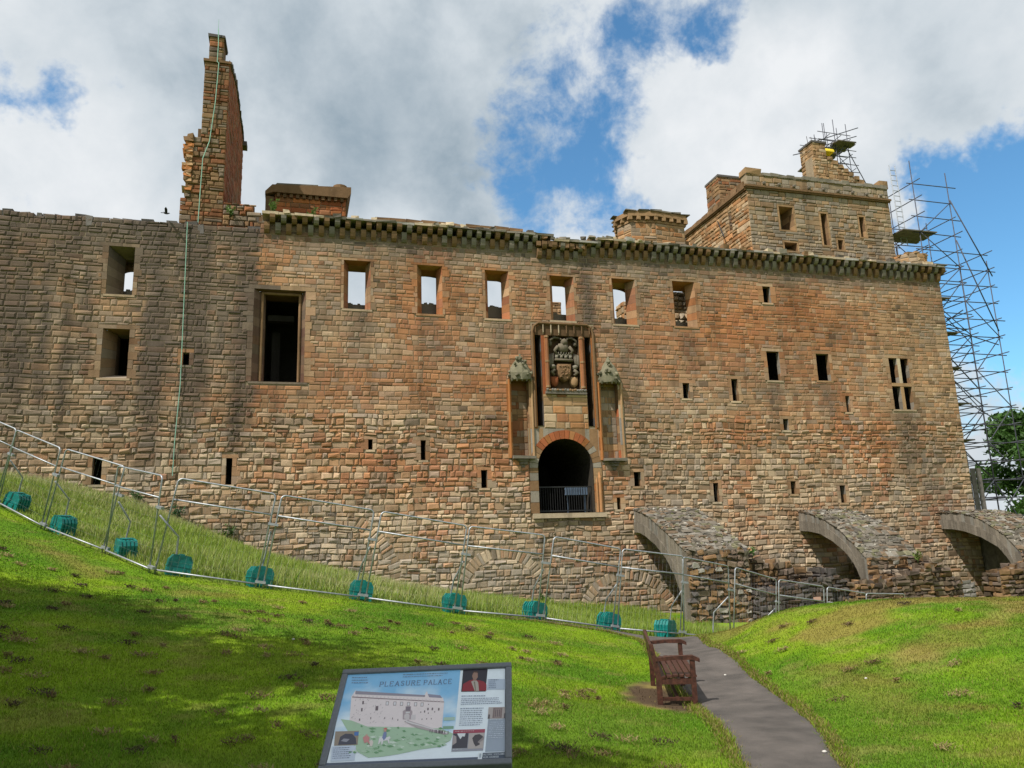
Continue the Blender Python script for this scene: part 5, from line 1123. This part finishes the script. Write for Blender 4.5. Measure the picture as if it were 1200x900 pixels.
for x, y, w, h in ((266, 280, 4, 9), (263, 318, 4, 9), (340, 312, 7, 12), (256, 372, 3, 6), (313, 365, 2, 6), (386, 366, 2, 5), (427, 370, 2, 5), (456, 378, 2, 5), (612, 322, 4, 7), (636, 322, 4, 7), (671, 324, 4, 7), (575, 338, 2, 4), (595, 335, 3, 6), (650, 338, 2, 4), (616, 345, 2, 4), (613, 296, 2, 3), (610, 376, 2, 4), (635, 376, 2, 4), (585, 378, 2, 4)): ink(mb, rectp(x-w, y-h, x+w, y+h), (.16, .12, .14), -.0100)
ink(mb, [(478, 330), (492, 322), (490, 305), (520, 305), (520, 322), (530, 335), (528, 378), (482, 376)], (.42, .34, .37), -.0098); ink(mb, rectp(494, 306, 517, 330), (.22, .18, .22), -.0096); ink(mb, [(488, 372), (488, 352), (498, 344), (510, 346), (516, 356), (516, 382)], (.62, .56, .58), -.0096); ink(mb, rectp(494, 335, 516, 342), (.7, .68, .7), -.0096)
ink(mb, rectp(525, 352, 550, 380), (.66, .60, .62), -.0096)
for k in range(120):
    x = random.uniform(210, 690); y = random.uniform(268, 415); ink(mb, [(x, y), (x+random.uniform(4, 14), y-random.uniform(-1, 2)), (x+random.uniform(4, 14), y+1.6)], np.array(PK)*random.uniform(.8, .97), -.0104)
for k in range(40):
    x = random.uniform(210, 380); y = random.uniform(262, 395); ink(mb, [(x, y), (x+random.uniform(3, 9), y-random.uniform(3, 9)), (x+4, y+2)], (.48, .41, .44), -.0100)
for k in range(24): x = 210+k*20.2; ink(mb, rectp(x, 236+.078*(x-205), x+7, 246+.078*(x-205)), (.70, .62, .64), -.0099)
mb.build('printed_palace', M_PRINT, panel_o)
mb = MB()
G1_ = (.20, .36, .22)
ink(mb, [(160, 366), (215, 375), (300, 410), (480, 418), (690, 432), (762, 462), (752, 500), (690, 535), (590, 545), (480, 566), (400, 576), (320, 580), (258, 545), (200, 430)], (.40, .56, .40), -.0104)
for k in range(70):
    t = random.random(); x = random.uniform(200, 720); y = random.uniform(400+.06*(x-200), 560-.06*(x-200)); w = random.uniform(12, 45); ink(mb, [(x, y), (x+w*.5, y-4), (x+w, y+5), (x+w*.4, y+9)], np.array(random.choice([(.16, .33, .17), (.22, .40, .22), (.46, .60, .46), (.62, .72, .62)])), -.0100+.00001*k)
ink(mb, [(490, 388), (510, 382), (740, 462), (715, 468), (560, 425)], (.45, .38, .40), -.0092); ink(mb, [(500, 384), (735, 458), (732, 464), (500, 392)], (.68, .64, .66), -.0090)
for k in range(16): x = random.uniform(630, 735); ink(mb, rectp(x, 436+.12*(x-630), x+5, 452+.14*(x-630)), (.2, .17, .19), -.0088)
ink(mb, rectp(703, 370, 765, 388), (.40, .55, .47), -.0100); ink(mb, rectp(703, 420, 762, 436), (.22, .38, .27), -.0100)
ink(mb, [(366, 478), (380, 470), (404, 474), (420, 468), (428, 478), (420, 486), (424, 508), (419, 508), (412, 490), (390, 492), (386, 512), (381, 512), (378, 492), (368, 510), (364, 508)], (.74, .72, .74), -.0087)
ink(mb, [(382, 474), (388, 446), (398, 440), (404, 452), (402, 478), (392, 490)], (.20, .24, .44), -.0086); ink(mb, [(386, 438), (391, 426), (400, 428), (402, 438), (396, 444)], (.58, .34, .28), -.0085); ink(mb, [(384, 428), (392, 420), (403, 424), (404, 430)], (.62, .14, .14), -.0084)
ink(mb, [(282, 470), (296, 458), (308, 462), (318, 474), (314, 492), (326, 506), (318, 508), (306, 494), (296, 502), (290, 496)], (.60, .26, .26), -.0087); ink(mb, [(318, 490), (330, 484), (338, 498), (334, 520), (322, 518)], (.70, .62, .58), -.0086); ink(mb, [(292, 462), (298, 452), (306, 456), (304, 466)], (.58, .36, .30), -.0085)
for k in range(60):
    x = random.uniform(265, 690); y = random.uniform(455, 560-.05*(x-265)); ink(mb, [(x, y), (x+random.uniform(1, 3), y-random.uniform(3, 8)), (x+3, y)], np.array((.20, .34, .20))*random.uniform(.7, 1.3), -.0093)
for x0, y0, c in () and ((297, 480, (.55, .16, .17)), (322, 500, (.66, .58, .56)), (306, 464, (.58, .24, .22)), (386, 452, (.16, .22, .45)), (391, 432, (.45, .28, .25)), (391, 425, (.60, .12, .12)), (400, 480, (.72, .70, .72)), (420, 490, (.60, .60, .66)), (378, 490, (.66, .64, .66)), (368, 482, (.55, .2, .25)), (350, 470, (.62, .58, .6))):
    ink(mb, [(x0-12, y0+8), (x0-6, y0-10), (x0+8, y0-12), (x0+13, y0+6), (x0, y0+14)], np.array(c), -.0086+random.uniform(0, .0003))
mb.build('printed_meadow', M_PRINT, panel_o)
# title lettering in thin serif strokes
GL = {'P': ([[(0,0),(0,1)],[(0,1),(.4,1),(.55,.88),(.55,.65),(.4,.5),(0,.5)]], .62), 'L': ([[(0,1),(0,0),(.5,0),(.5,.14)]], .58), 'E': ([[(.5,.86),(.5,1),(0,1),(0,0),(.52,0),(.52,.14)],[(0,.52),(.4,.52)]], .62), 'A': ([[(0,0),(.33,1),(.66,0)],[(.12,.36),(.54,.36)]], .74),
      'S': ([[(.5,.82),(.4,.98),(.15,.98),(.02,.82),(.08,.6),(.42,.42),(.52,.22),(.4,.02),(.12,.02),(0,.2)]], .62), 'U': ([[(0,1),(0,.25),(.12,.03),(.42,.03),(.55,.25),(.55,1)]], .68), 'R': ([[(0,0),(0,1)],[(0,1),(.38,1),(.52,.88),(.52,.66),(.38,.52),(0,.52)],[(.25,.52),(.58,0)]], .66), 'C': ([[(.58,.8),(.45,.98),(.2,.98),(.03,.75),(.03,.25),(.2,.02),(.45,.02),(.6,.2)]], .7),
      'I': ([[(0,0),(0,1)]], .14), 'T': ([[(0,1),(.6,1)],[(.3,1),(.3,0)]], .66), 'O': ([[(.3,0),(.06,.15),(0,.5),(.06,.85),(.3,1),(.54,.85),(.6,.5),(.54,.15),(.3,0)]], .7), 'N': ([[(0,0),(0,1),(.55,0),(.55,1)]], .68), 'D': ([[(0,0),(0,1),(.35,1),(.55,.8),(.55,.2),(.35,0),(0,0)]], .66), 'H': ([[(0,0),(0,1)],[(.55,0),(.55,1)],[(0,.5),(.55,.5)]], .68), 'M': ([[(0,0),(.05,1),(.35,.2),(.65,1),(.7,0)]], .82), 'B': ([[(0,0),(0,1),(.36,1),(.48,.78),(.36,.54),(0,.54)],[(.36,.54),(.52,.3),(.4,0),(0,0)]], .62)}
def lettering(mb, text, x, y, h, c, z, wt=.11, track=.3, serif=True, end=None):
    if end is not None:
        tot = sum((GL[ch][1]+track) if ch in GL else .55 for ch in text)*h; k = (end-x)/tot
    else: k = 1
    for ch in text:
        if ch not in GL: x += .55*h*k; continue
        st, adv = GL[ch]
        for pl in st:
            for (a0, b0), (a1, b1) in zip(pl[:-1], pl[1:]):
                p0 = Vector((x+a0*h*k, y+b0*h)); p1 = Vector((x+a1*h*k, y+b1*h)); d = (p1-p0); 
                if d.length < 1e-6: continue
                d.normalize(); w = wt*h*(.75 if abs(d.x) > .8 else 1)/2; nn = Vector((-d.y, d.x))*w; e = d*w*.6
                q = [p0-e-nn, p1+e-nn, p1+e+nn, p0-e+nn]; mb.add([(p.x, p.y, z) for p in q], [(0, 1, 2, 3)], c)
            if serif:
                for (a0, b0) in (pl[0], pl[-1]):
                    if b0 in (0, 1): mb.add([(x+a0*h*k-.11*h, y+b0*h-.03*h, z), (x+a0*h*k+.11*h, y+b0*h-.03*h, z), (x+a0*h*k+.11*h, y+b0*h+.03*h, z), (x+a0*h*k-.11*h, y+b0*h+.03*h, z)], [(0, 1, 2, 3)], c)
        x += (adv+track)*h*k
mb = MB(); x0, y0 = pr(345, 192); x1, y1 = pr(560, 190); x2, y2 = pr(572, 186); x3, y3 = pr(726, 184)
hT = .031
lettering(mb, 'PLEASURE', x0, (y0+y1)/2, hT, (.12, .135, .24), -.0094, .095, .3, True, x1+.008); lettering(mb, 'PALACE', x2+.006, (y2+y3)/2, hT, (.12, .135, .24), -.0094, .095, .3, True, x3+.01)
mb.build('title_lettering', M_PRINT, panel_o)
# portrait and small photographs (generic stand-ins)
mb = MB(); z = -.0106
ink(mb, rectp(785, 95, 922, 228), (.022, .018, .03), z)
ink(mb, [(790, 226), (792, 185), (825, 165), (845, 160), (880, 165), (908, 172), (924, 190), (926, 224)], (.26, .018, .03), z+.0004)
ink(mb, [(838, 140), (843, 122), (855, 116), (868, 124), (871, 146), (862, 164), (848, 164)], (.30, .17, .13), z+.0008); ink(mb, [(836, 132), (846, 112), (868, 114), (873, 132), (866, 122), (848, 120)], (.06, .03, .02), z+.0010)
ink(mb, [(836, 172), (848, 166), (866, 166), (876, 178), (885, 226), (862, 228)], (.42, .36, .32), z+.0008); ink(mb, [(850, 172), (858, 172), (868, 226), (864, 226)], (.2, .16, .12), z+.0010)
mb.build('printed_portrait', M_PRINT, panel_o)
mb = MB()
ink(mb, rectp(948, 318, 1052, 384), (.44, .38, .37), z); ink(mb, rectp(975, 322, 1028, 380), (.22, .16, .16), z+.0004); ink(mb, rectp(985, 328, 1018, 378), (.33, .26, .25), z+.0006)
for k in range(3): ink(mb, rectp(988+k*11, 332, 994+k*11, 374), (.16, .12, .13), z+.0008)
ink(mb, rectp(950, 360, 960, 384), (.1, .09, .1), z+.0006); ink(mb, rectp(1040, 355, 1052, 384), (.12, .10, .11), z+.0006)
ink(mb, rectp(952, 386, 1076, 572), (.33, .38, .47), z); ink(mb, rectp(928, 158, 1042, 218), (.46, .53, .65), z)
ink(mb, rectp(762, 444, 940, 564), (.32, .32, .38), z-.0002); ink(mb, rectp(762, 442, 940, 462), (.36, .06, .10), z+.0004)
ink(mb, rectp(764, 463, 848, 546), (.06, .055, .075), z+.0004); ink(mb, [(785, 463), (832, 463), (828, 482), (815, 480), (806, 496), (792, 476)], (.72, .74, .78), z+.0008); ink(mb, [(764, 470), (782, 480), (786, 515), (764, 530)], (.38, .32, .33), z+.0008)
ink(mb, rectp(852, 463, 938, 552), (.47, .41, .40), z+.0004); ink(mb, [(872, 492), (886, 474), (910, 470), (930, 482), (934, 500), (912, 508), (918, 530), (895, 540), (882, 520)], (.07, .06, .07), z+.0008); ink(mb, [(904, 515), (938, 482), (938, 500), (912, 522)], (.3, .26, .26), z+.0010)
ink(mb, rectp(138, 432, 258, 508), (.30, .24, .19), z+.0006); ink(mb, [(158, 505), (165, 462), (190, 446), (225, 448), (245, 470), (252, 505)], (.07, .07, .10), z+.0010); ink(mb, [(170, 485), (185, 472), (215, 476), (200, 492)], (.3, .3, .36), z+.0012); ink(mb, rectp(236, 438, 258, 458), (.08, .18, .46), z+.0012)
ink(mb, rectp(128, 512, 250, 592), (.56, .63, .76), z+.0006)
ink(mb, rectp(90, 600, 1090, 642), (.095, .115, .165), z+.0004); ink(mb, rectp(940, 578, 1080, 616), (.055, .075, .11), z+.0008)
ink(mb, [(914, 576), (937, 576), (938, 620), (926, 612), (914, 620)], (.74, .78, .82), z+.0012); ink(mb, rectp(921, 582, 931, 606), (.35, .4, .48), z+.0014)
mb.build('printed_photographs', M_PRINT, panel_o)
mb = MB(); zt = -.0088
def textlines(x0, y0, x1, n, dy, c, h=2.1, ragged=.25, dark=1.0, slant=0):
    for k in range(n):
        x = x0; y = y0+k*dy; xe = x1-random.uniform(0, ragged)*(x1-x0)*(1 if k < n-1 else 2)
        while x < xe:
            w = random.uniform(3, 13); yy = y+slant*(x-x0); ink(mb, [(x, yy-h), (min(x+w, xe), yy-h+slant*w), (min(x+w, xe), yy+h*.7+slant*w), (x, yy+h*.7)], np.array(c)*random.uniform(.85, 1.25), zt); x += w+random.uniform(2.0, 3.6)
INK = (.14, .17, .27)
textlines(198, 145, 300, 3, 14, INK); textlines(462, 131, 720, 2, 12, INK, 1.8, .1, 1, -.03)
textlines(790, 254, 925, 1, 12, (.22, .26, .36), 2.6, .02); textlines(790, 270, 1030, 4, 10, INK, 1.9, .15, 1, -.015); textlines(790, 324, 922, 1, 12, (.22, .26, .36), 2.6, .02); textlines(792, 337, 924, 8, 11.5, INK, 1.9, .1)
textlines(940, 164, 990, 1, 10, (.12, .14, .2), 2.2, .02); textlines(938, 176, 985, 4, 10.5, (.18, .22, .32), 1.8, .3); textlines(960, 392, 1050, 1, 10, (.6, .64, .7), 2.2, .3); textlines(962, 406, 1060, 9, 11, (.58, .62, .70), 1.7, .2)
textlines(136, 522, 238, 6, 11, INK, 1.9, .2); textlines(772, 452, 900, 1, 9, (.6, .45, .48), 2, .1); textlines(770, 553, 835, 1, 9, (.6, .62, .66), 1.6, .1)
x0, y0 = pr(945, 594); lettering(mb, 'HISTORIC SCOTLAND', x0, y0, .0095, (.5, .54, .6), zt, .16, .25, False, pr(1066, 594)[0]); x0, y0 = pr(945, 609); lettering(mb, 'ALBA AOSMHOR', x0, y0, .0095, (.5, .54, .6), zt, .16, .25, False, pr(1035, 609)[0])
mb.build('printed_text', M_PRINT, panel_o)

# ---------------------------------------------------------------- trees, plants, grass
def leaf_quads(mb_pts, size, colfn):
    n = len(mb_pts); P = mb_pts; a = RNG.normal(size=(n, 3)); a /= np.linalg.norm(a, axis=1)[:, None]; b = RNG.normal(size=(n, 3)); b -= a*(a*b).sum(1)[:, None]; b /= np.linalg.norm(b, axis=1)[:, None]
    s = size*RNG.uniform(.6, 1.3, n)[:, None]
    V = np.stack([P-a*s, P-b*s*.55, P+a*s, P+b*s*.55], 1).reshape(-1, 3); F = np.arange(4*n).reshape(n, 4); return V, F, np.repeat(colfn(n), 4, 0)
def make_tree(x, y, h, r, label, nleaf, size, cb, seed, group=None, base=.3):
    rg = random.Random(seed); z0 = g1(x, y)-.2; o = empty('tree', (x, y, z0), 0, label, 'tree', group); mb = MB(); tips = []
    mb.tube([(0, 0, 0), (.1, 0, h*.25), (.0, .15, h*.5), (.2, .1, h*.8)], [h*.03, h*.024, h*.017, h*.006], (.10, .075, .05), 9)
    for q in range(26):
        t = rg.uniform(base, .95); a = rg.uniform(0, 2*math.pi); L_ = r*(1.05-.55*abs(t-.55)/.45)*rg.uniform(.6, 1.0); p0 = Vector((.1*t, .1*t, h*t*.85)); p1 = p0+Vector((math.cos(a)*L_*.55, math.sin(a)*L_*.55, h*.05)); p2 = p0+Vector((math.cos(a)*L_, math.sin(a)*L_, h*rg.uniform(.02, .14)))
        mb.tube([tuple(p0), tuple(p1), tuple(p2)], [h*.008, h*.005, h*.002], (.10, .075, .05), 6); tips += [p2, p1.lerp(p2, .6), p1]
    tips.append(Vector((.2, .1, h*.93)))
    mb.build('trunk', M_BARK, o, True)
    pts = []; shade = []
    for t in tips:
        k = nleaf//len(tips); rr = r*rg.uniform(.2, .36); d = RNG.normal(size=(k, 3)); d /= np.linalg.norm(d, axis=1)[:, None]; d *= (RNG.random(k)**.45)[:, None]*rr; d[:, 2] *= .75; pts.append(np.array(t)+d); shade.append(np.full(k, rg.uniform(.7, 1.3)))
    P = np.concatenate(pts); sh = np.concatenate(shade)
    V, F, Cc = leaf_quads(P, size, lambda n: np.array(cb)*(sh*RNG.uniform(.7, 1.3, n))[:, None])
    mesh_np('crown', V, [F], M_LEAF, o, Cc); return o
make_tree(42.5, 60, 14.2, 6.0, 'dense dark green tree standing behind the tall scaffolding', 30000, .24, (.05, .11, .022), 3, base=.15)
make_tree(52, 64, 13, 6.0, 'rounded green tree beyond the scaffolding next to the dense dark one', 9000, .25, (.045, .10, .02), 5, base=.15)
SH = [(-8.6, 2.6, 11.0, 4.4, 8, 'broad park tree on the bank behind the viewpoint throwing shade over the lawn'), (-6.0, -.7, 10.4, 3.5, 9, 'smaller park tree behind the viewpoint shading the information board'), (-12.2, 5.4, 9.0, 4.2, 10, 'park tree furthest up the bank outside the view')]
for x, y, h, r, sd, lb in SH: make_tree(x, y, h, r, lb, 38000, .125, (.05, .11, .02), sd, base=.45)

def blades(name, P, h, w, base, tip, label, bend=.5, mat=M_BLADE):
    n = len(P); a = RNG.uniform(0, 2*np.pi, n); d = np.stack([np.cos(a), np.sin(a), 0*a], 1); ln = RNG.uniform(0, 2*np.pi, n); lean = np.stack([np.cos(ln), np.sin(ln), 0*ln], 1)*(h*bend*RNG.uniform(.1, 1, n))[:, None]
    up = np.zeros((n, 3)); up[:, 2] = h
    V = np.stack([P-d*w[:, None]*.5, P+d*w[:, None]*.5, P+up*.55+lean*.35+d*w[:, None]*.4, P+up*.55+lean*.35-d*w[:, None]*.4, P+up+lean], 1).reshape(-1, 3)
    i = np.arange(n)*5; Q = np.stack([i, i+1, i+2, i+3], 1); Tt = np.stack([i+3, i+2, i+4], 1)
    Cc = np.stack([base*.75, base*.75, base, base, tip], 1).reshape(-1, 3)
    o = mesh_np(name, V, [Q, Tt], mat, None, Cc); return tag(o, label, 'grass', None, 'stuff')
# mown lawn blades, denser near the camera
def sample(n, ymin, ymax, pw):
    u = RNG.random(n); y = (ymin**(1-pw)+u*(ymax**(1-pw)-ymin**(1-pw)))**(1/(1-pw)); x = RNG.uniform(-1, 1, n)*(y*.86+4.5); return x, y
x, y = sample(1300000, 2.6, 24, 1.15)
k = ~inpoly(x, y, PATH_POLY) & (y < fence_y(x)+.2) & (RNG.random(len(x)) > soil_mask(x, y)*.93) & ~((x > 5.2) & (y > 18))
x, y = x[k], y[k]; P = np.stack([x, y, gz(x, y)-.004], 1); dist = np.hypot(x, y)
c = lawn_col(x, y)*RNG.uniform(.75, 1.3, len(x))[:, None]; st = RNG.random(len(x)) < .06
c[st] = STRAW*RNG.uniform(.7, 1.2, st.sum())[:, None]
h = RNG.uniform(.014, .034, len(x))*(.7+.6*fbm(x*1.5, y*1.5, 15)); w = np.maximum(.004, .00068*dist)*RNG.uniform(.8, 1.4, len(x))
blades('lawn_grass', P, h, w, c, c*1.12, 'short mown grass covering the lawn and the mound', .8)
# ragged longer fringe along the path edges
eg = []
for Q_, sd in ((QL, -1), (QR, 1)):
    for i in range(NL-1):
        if not -2 < Q_[i, 1] < 19: continue
        k = 120; t = RNG.random(k); p = Q_[i]*(1-t)[:, None]+Q_[i+1]*t[:, None]; d = Q_[i+1]-Q_[i]; nn = np.array((d[1], -d[0]))/max(np.hypot(*d), 1e-6); p = p+nn*(RNG.normal(.02, .045, k)*sd)[:, None]; eg.append(p)
eg = np.concatenate(eg); P = np.c_[eg, gz(eg[:, 0], eg[:, 1])-.005]; c = np.where((RNG.random(len(P)) < .55)[:, None], STRAW*.9, LIME)*RNG.uniform(.6, 1.2, len(P))[:, None]; dist = np.hypot(P[:, 0], P[:, 1])
blades('path_edge_grass', P, RNG.uniform(.02, .06, len(P)), np.maximum(.005, .0009*dist)*RNG.uniform(.8, 1.4, len(P)), c, c*1.1, 'dry straw coloured grass fringe along both edges of the path', 1.0)
# rough long grass on the bank under the wall
n = 150000; x = RNG.uniform(-20, 7, n); y = RNG.uniform(15, 33, n); k = tall_mask(x, y); x, y = x[k], y[k]
tall = sstep(.3, .7, fbm(x*.5, y*.5, 33)); P = np.stack([x, y, gz(x, y)-.02], 1)
pink = sstep(.42, .62, fbm(x*.35+3, y*.35, 44))*sstep(3, -4, x+0*y)
base = mixc(np.array((.17, .29, .02)), np.array((.27, .31, .07)), RNG.random(len(x))); tip = mixc(base*1.1, np.where((RNG.random(len(x)) < .5)[:, None], np.array((.50, .38, .26)), np.array((.56, .50, .30))), np.clip(pink*.85+.12*RNG.random(len(x)), 0, 1))
close = np.exp(-((y-fence_y(x)-.3)/.4)**2); h = RNG.uniform(.12, .34, len(x))*(.6+.8*tall)*(1-.35*close)
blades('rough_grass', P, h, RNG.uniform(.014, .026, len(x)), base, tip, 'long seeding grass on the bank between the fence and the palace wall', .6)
# dead clippings lying on the lawn
cl = []; cc = []
for q in range(230):
    yy = random.uniform(3.6, 15); xx = random.uniform(-.72*yy, min(1.2, .45*yy)) if random.random() < .85 else random.uniform(3, 8)
    if inpoly(np.array([xx]), np.array([yy]), PATH_POLY)[0] or yy > fence_y(xx)-.6: continue
    s_ = random.uniform(.015, .055)*(1 if yy > 6 else .7); k = int(40+900*s_); p = np.stack([RNG.normal(xx, s_*1.3, k), RNG.normal(yy, s_*.8, k)], 1); cl.append(p); cc.append(np.tile(np.array(random.choice([(.24, .17, .075), (.16, .11, .05), (.32, .25, .11), (.09, .065, .035)])), (k, 1)))
p = np.concatenate(cl); c = np.concatenate(cc)*RNG.uniform(.6, 1.3, len(p))[:, None]; P = np.c_[p, gz(p[:, 0], p[:, 1])+RNG.uniform(.012, .05, len(p))]
blades('dry_clippings', P, RNG.uniform(.01, .03, len(p)), np.maximum(.006, .001*np.hypot(p[:, 0], p[:, 1]))*1.3, c, c*1.2, 'brown heaps of dead grass clippings scattered over the lawn', 3.0)
# weeds
def weed(name, pos, h, n, label, c=(.05, .12, .02), spread=.5, size=.05):
    o = empty(name, pos, 0, label, 'plant', 'weeds rooted along the palace walls'); mb = MB(); P = []
    for q in range(n):
        a = random.uniform(0, 2*math.pi); t = random.uniform(.4, 1); e = Vector((math.cos(a)*h*spread*random.random(), math.sin(a)*h*spread*random.random(), h*t)); mb.tube([(0, 0, -.05), (e.x*.4, e.y*.4, e.z*.6), tuple(e)], [.008, .006, .003], (.08, .12, .03), 4)
        for k in range(14): f = random.uniform(.35, 1.05); P.append((e.x*f+random.uniform(-.06, .06), e.y*f+random.uniform(-.06, .06), e.z*f+random.uniform(-.05, .05)))
    mb.build('stem', M_LEAF, o); V, F, Cc = leaf_quads(np.array(P), size, lambda n: np.array(c)*RNG.uniform(.6, 1.4, n)[:, None]); mesh_np('foliage', V, [F], M_LEAF, o, Cc)
def wp3(u, v, n=0): return wpos(u, v, n)
weed('weed', wp3(-12.95, 2.85, .18), .75, 16, 'dark leafy weed at the wall foot below the copper strip', (.03, .09, .03))
weed('weed', wp3(-14.3, 3.6, .2), .6, 9, 'thin weed at the wall foot uphill of the dark leafy one', (.06, .12, .03))
weed('weed', wp3(-11.1, 2.25, .2), .55, 8, 'small weed at the wall foot downhill of the dark leafy one', (.06, .12, .03))
weed('weed', wp3(-9.9, 15.3, -.1), .75, 8, 'tall weed on the parapet end beside the gable fragment', (.09, .17, .03), .4)
weed('weed', wp3(-8.4, 15.3, -.2), .5, 7, 'short weed on the parapet in front of the roof turret', (.09, .17, .03), .5)
weed('weed', wp3(-2.0, 15.25, -.1), .3, 6, 'tiny weed on the parapet above the second open window', (.09, .15, .03), .5)
weed('weed', wp3(-11.6, 15.3, -.6), .45, 10, 'mossy weed tuft on the rubble at the gable foot', (.10, .17, .03), 1.0)
weed('weed', wp3(8.2, .9, 4.1), .5, 9, 'green weed on top of the rubble beside the first buttress', (.07, .15, .03), .6)
weed('weed', wp3(15.5, .5, 4.5), .45, 9, 'yellowish weed at the outer end of the middle buttress', (.14, .19, .04), .6)
weed('weed', wp3(22.2, .2, 4.6), .5, 8, 'weed growing on the dark wall under the far buttress', (.08, .16, .04), .6)
weed('weed', wp3(1.0, -.75, .25), .5, 12, 'nettle clump at the wall foot under the doorway', (.05, .13, .02), .7)
# bird over the old wall
bird = empty('bird', wpos(-13.9, 14.75, .3), 0.6, 'small black bird with raised wings just above the old wall top', 'bird'); mb = MB()
bird.scale = (.6, .6, .6)
bm2 = MB(); bm2.sphere((0, 0, .1), (.16, .06, .06), (.02, .02, .02), 10, 6); bm2.sphere((.16, 0, .14), (.05, .04, .045), (.02, .02, .02), 8, 6); bm2.tube([(.2, 0, .14), (.26, 0, .13)], [.015, .003], (.05, .05, .05), 5); bm2.add([(-.13, -.03, .1), (-.32, -.06, .08), (-.32, .06, .08), (-.13, .03, .1), (-.2, 0, .12)], [(0, 1, 4), (1, 2, 4), (2, 3, 4), (3, 0, 4)], (.02, .02, .02))
bm2.build('body', M_BLACK, bird, True)
for sgn_ in (-1, 1): wm = MB(); wm.add([(.08, sgn_*.04, .13), (-.08, sgn_*.04, .12), (-.16, sgn_*.3, .3), (.02, sgn_*.26, .3), (-.1, sgn_*.44, .36), (.0, sgn_*.1, .17)], [(0, 1, 2, 3), (3, 2, 4), (0, 5, 1)], (.02, .02, .02)); wm.build('wing', M_BLACK, bird)
# pale pebbles on the lawn and path
for q, (px2, py2, lb) in enumerate([(-3.0, 10.6, 'white pebble lying in the shaded edge of the lawn'), (4.05, 9.6, 'white pebble on the foot of the mound'), (2.9, 11.6, 'pale pebble on the asphalt beyond the bench'), (2.35, 6.5, 'pale leaf scrap on the near edge of the path')]):
    mb = MB(); mb.sphere((0, 0, .015), (.02, .015, .011), (.5, .48, .44), 8, 5, .15); o = mb.build('pebble', M_PRINT, None, True); o.location = (px2, py2, g1(px2, py2)+.02); tag(o, lb, 'pebble', 'loose pale pebbles')
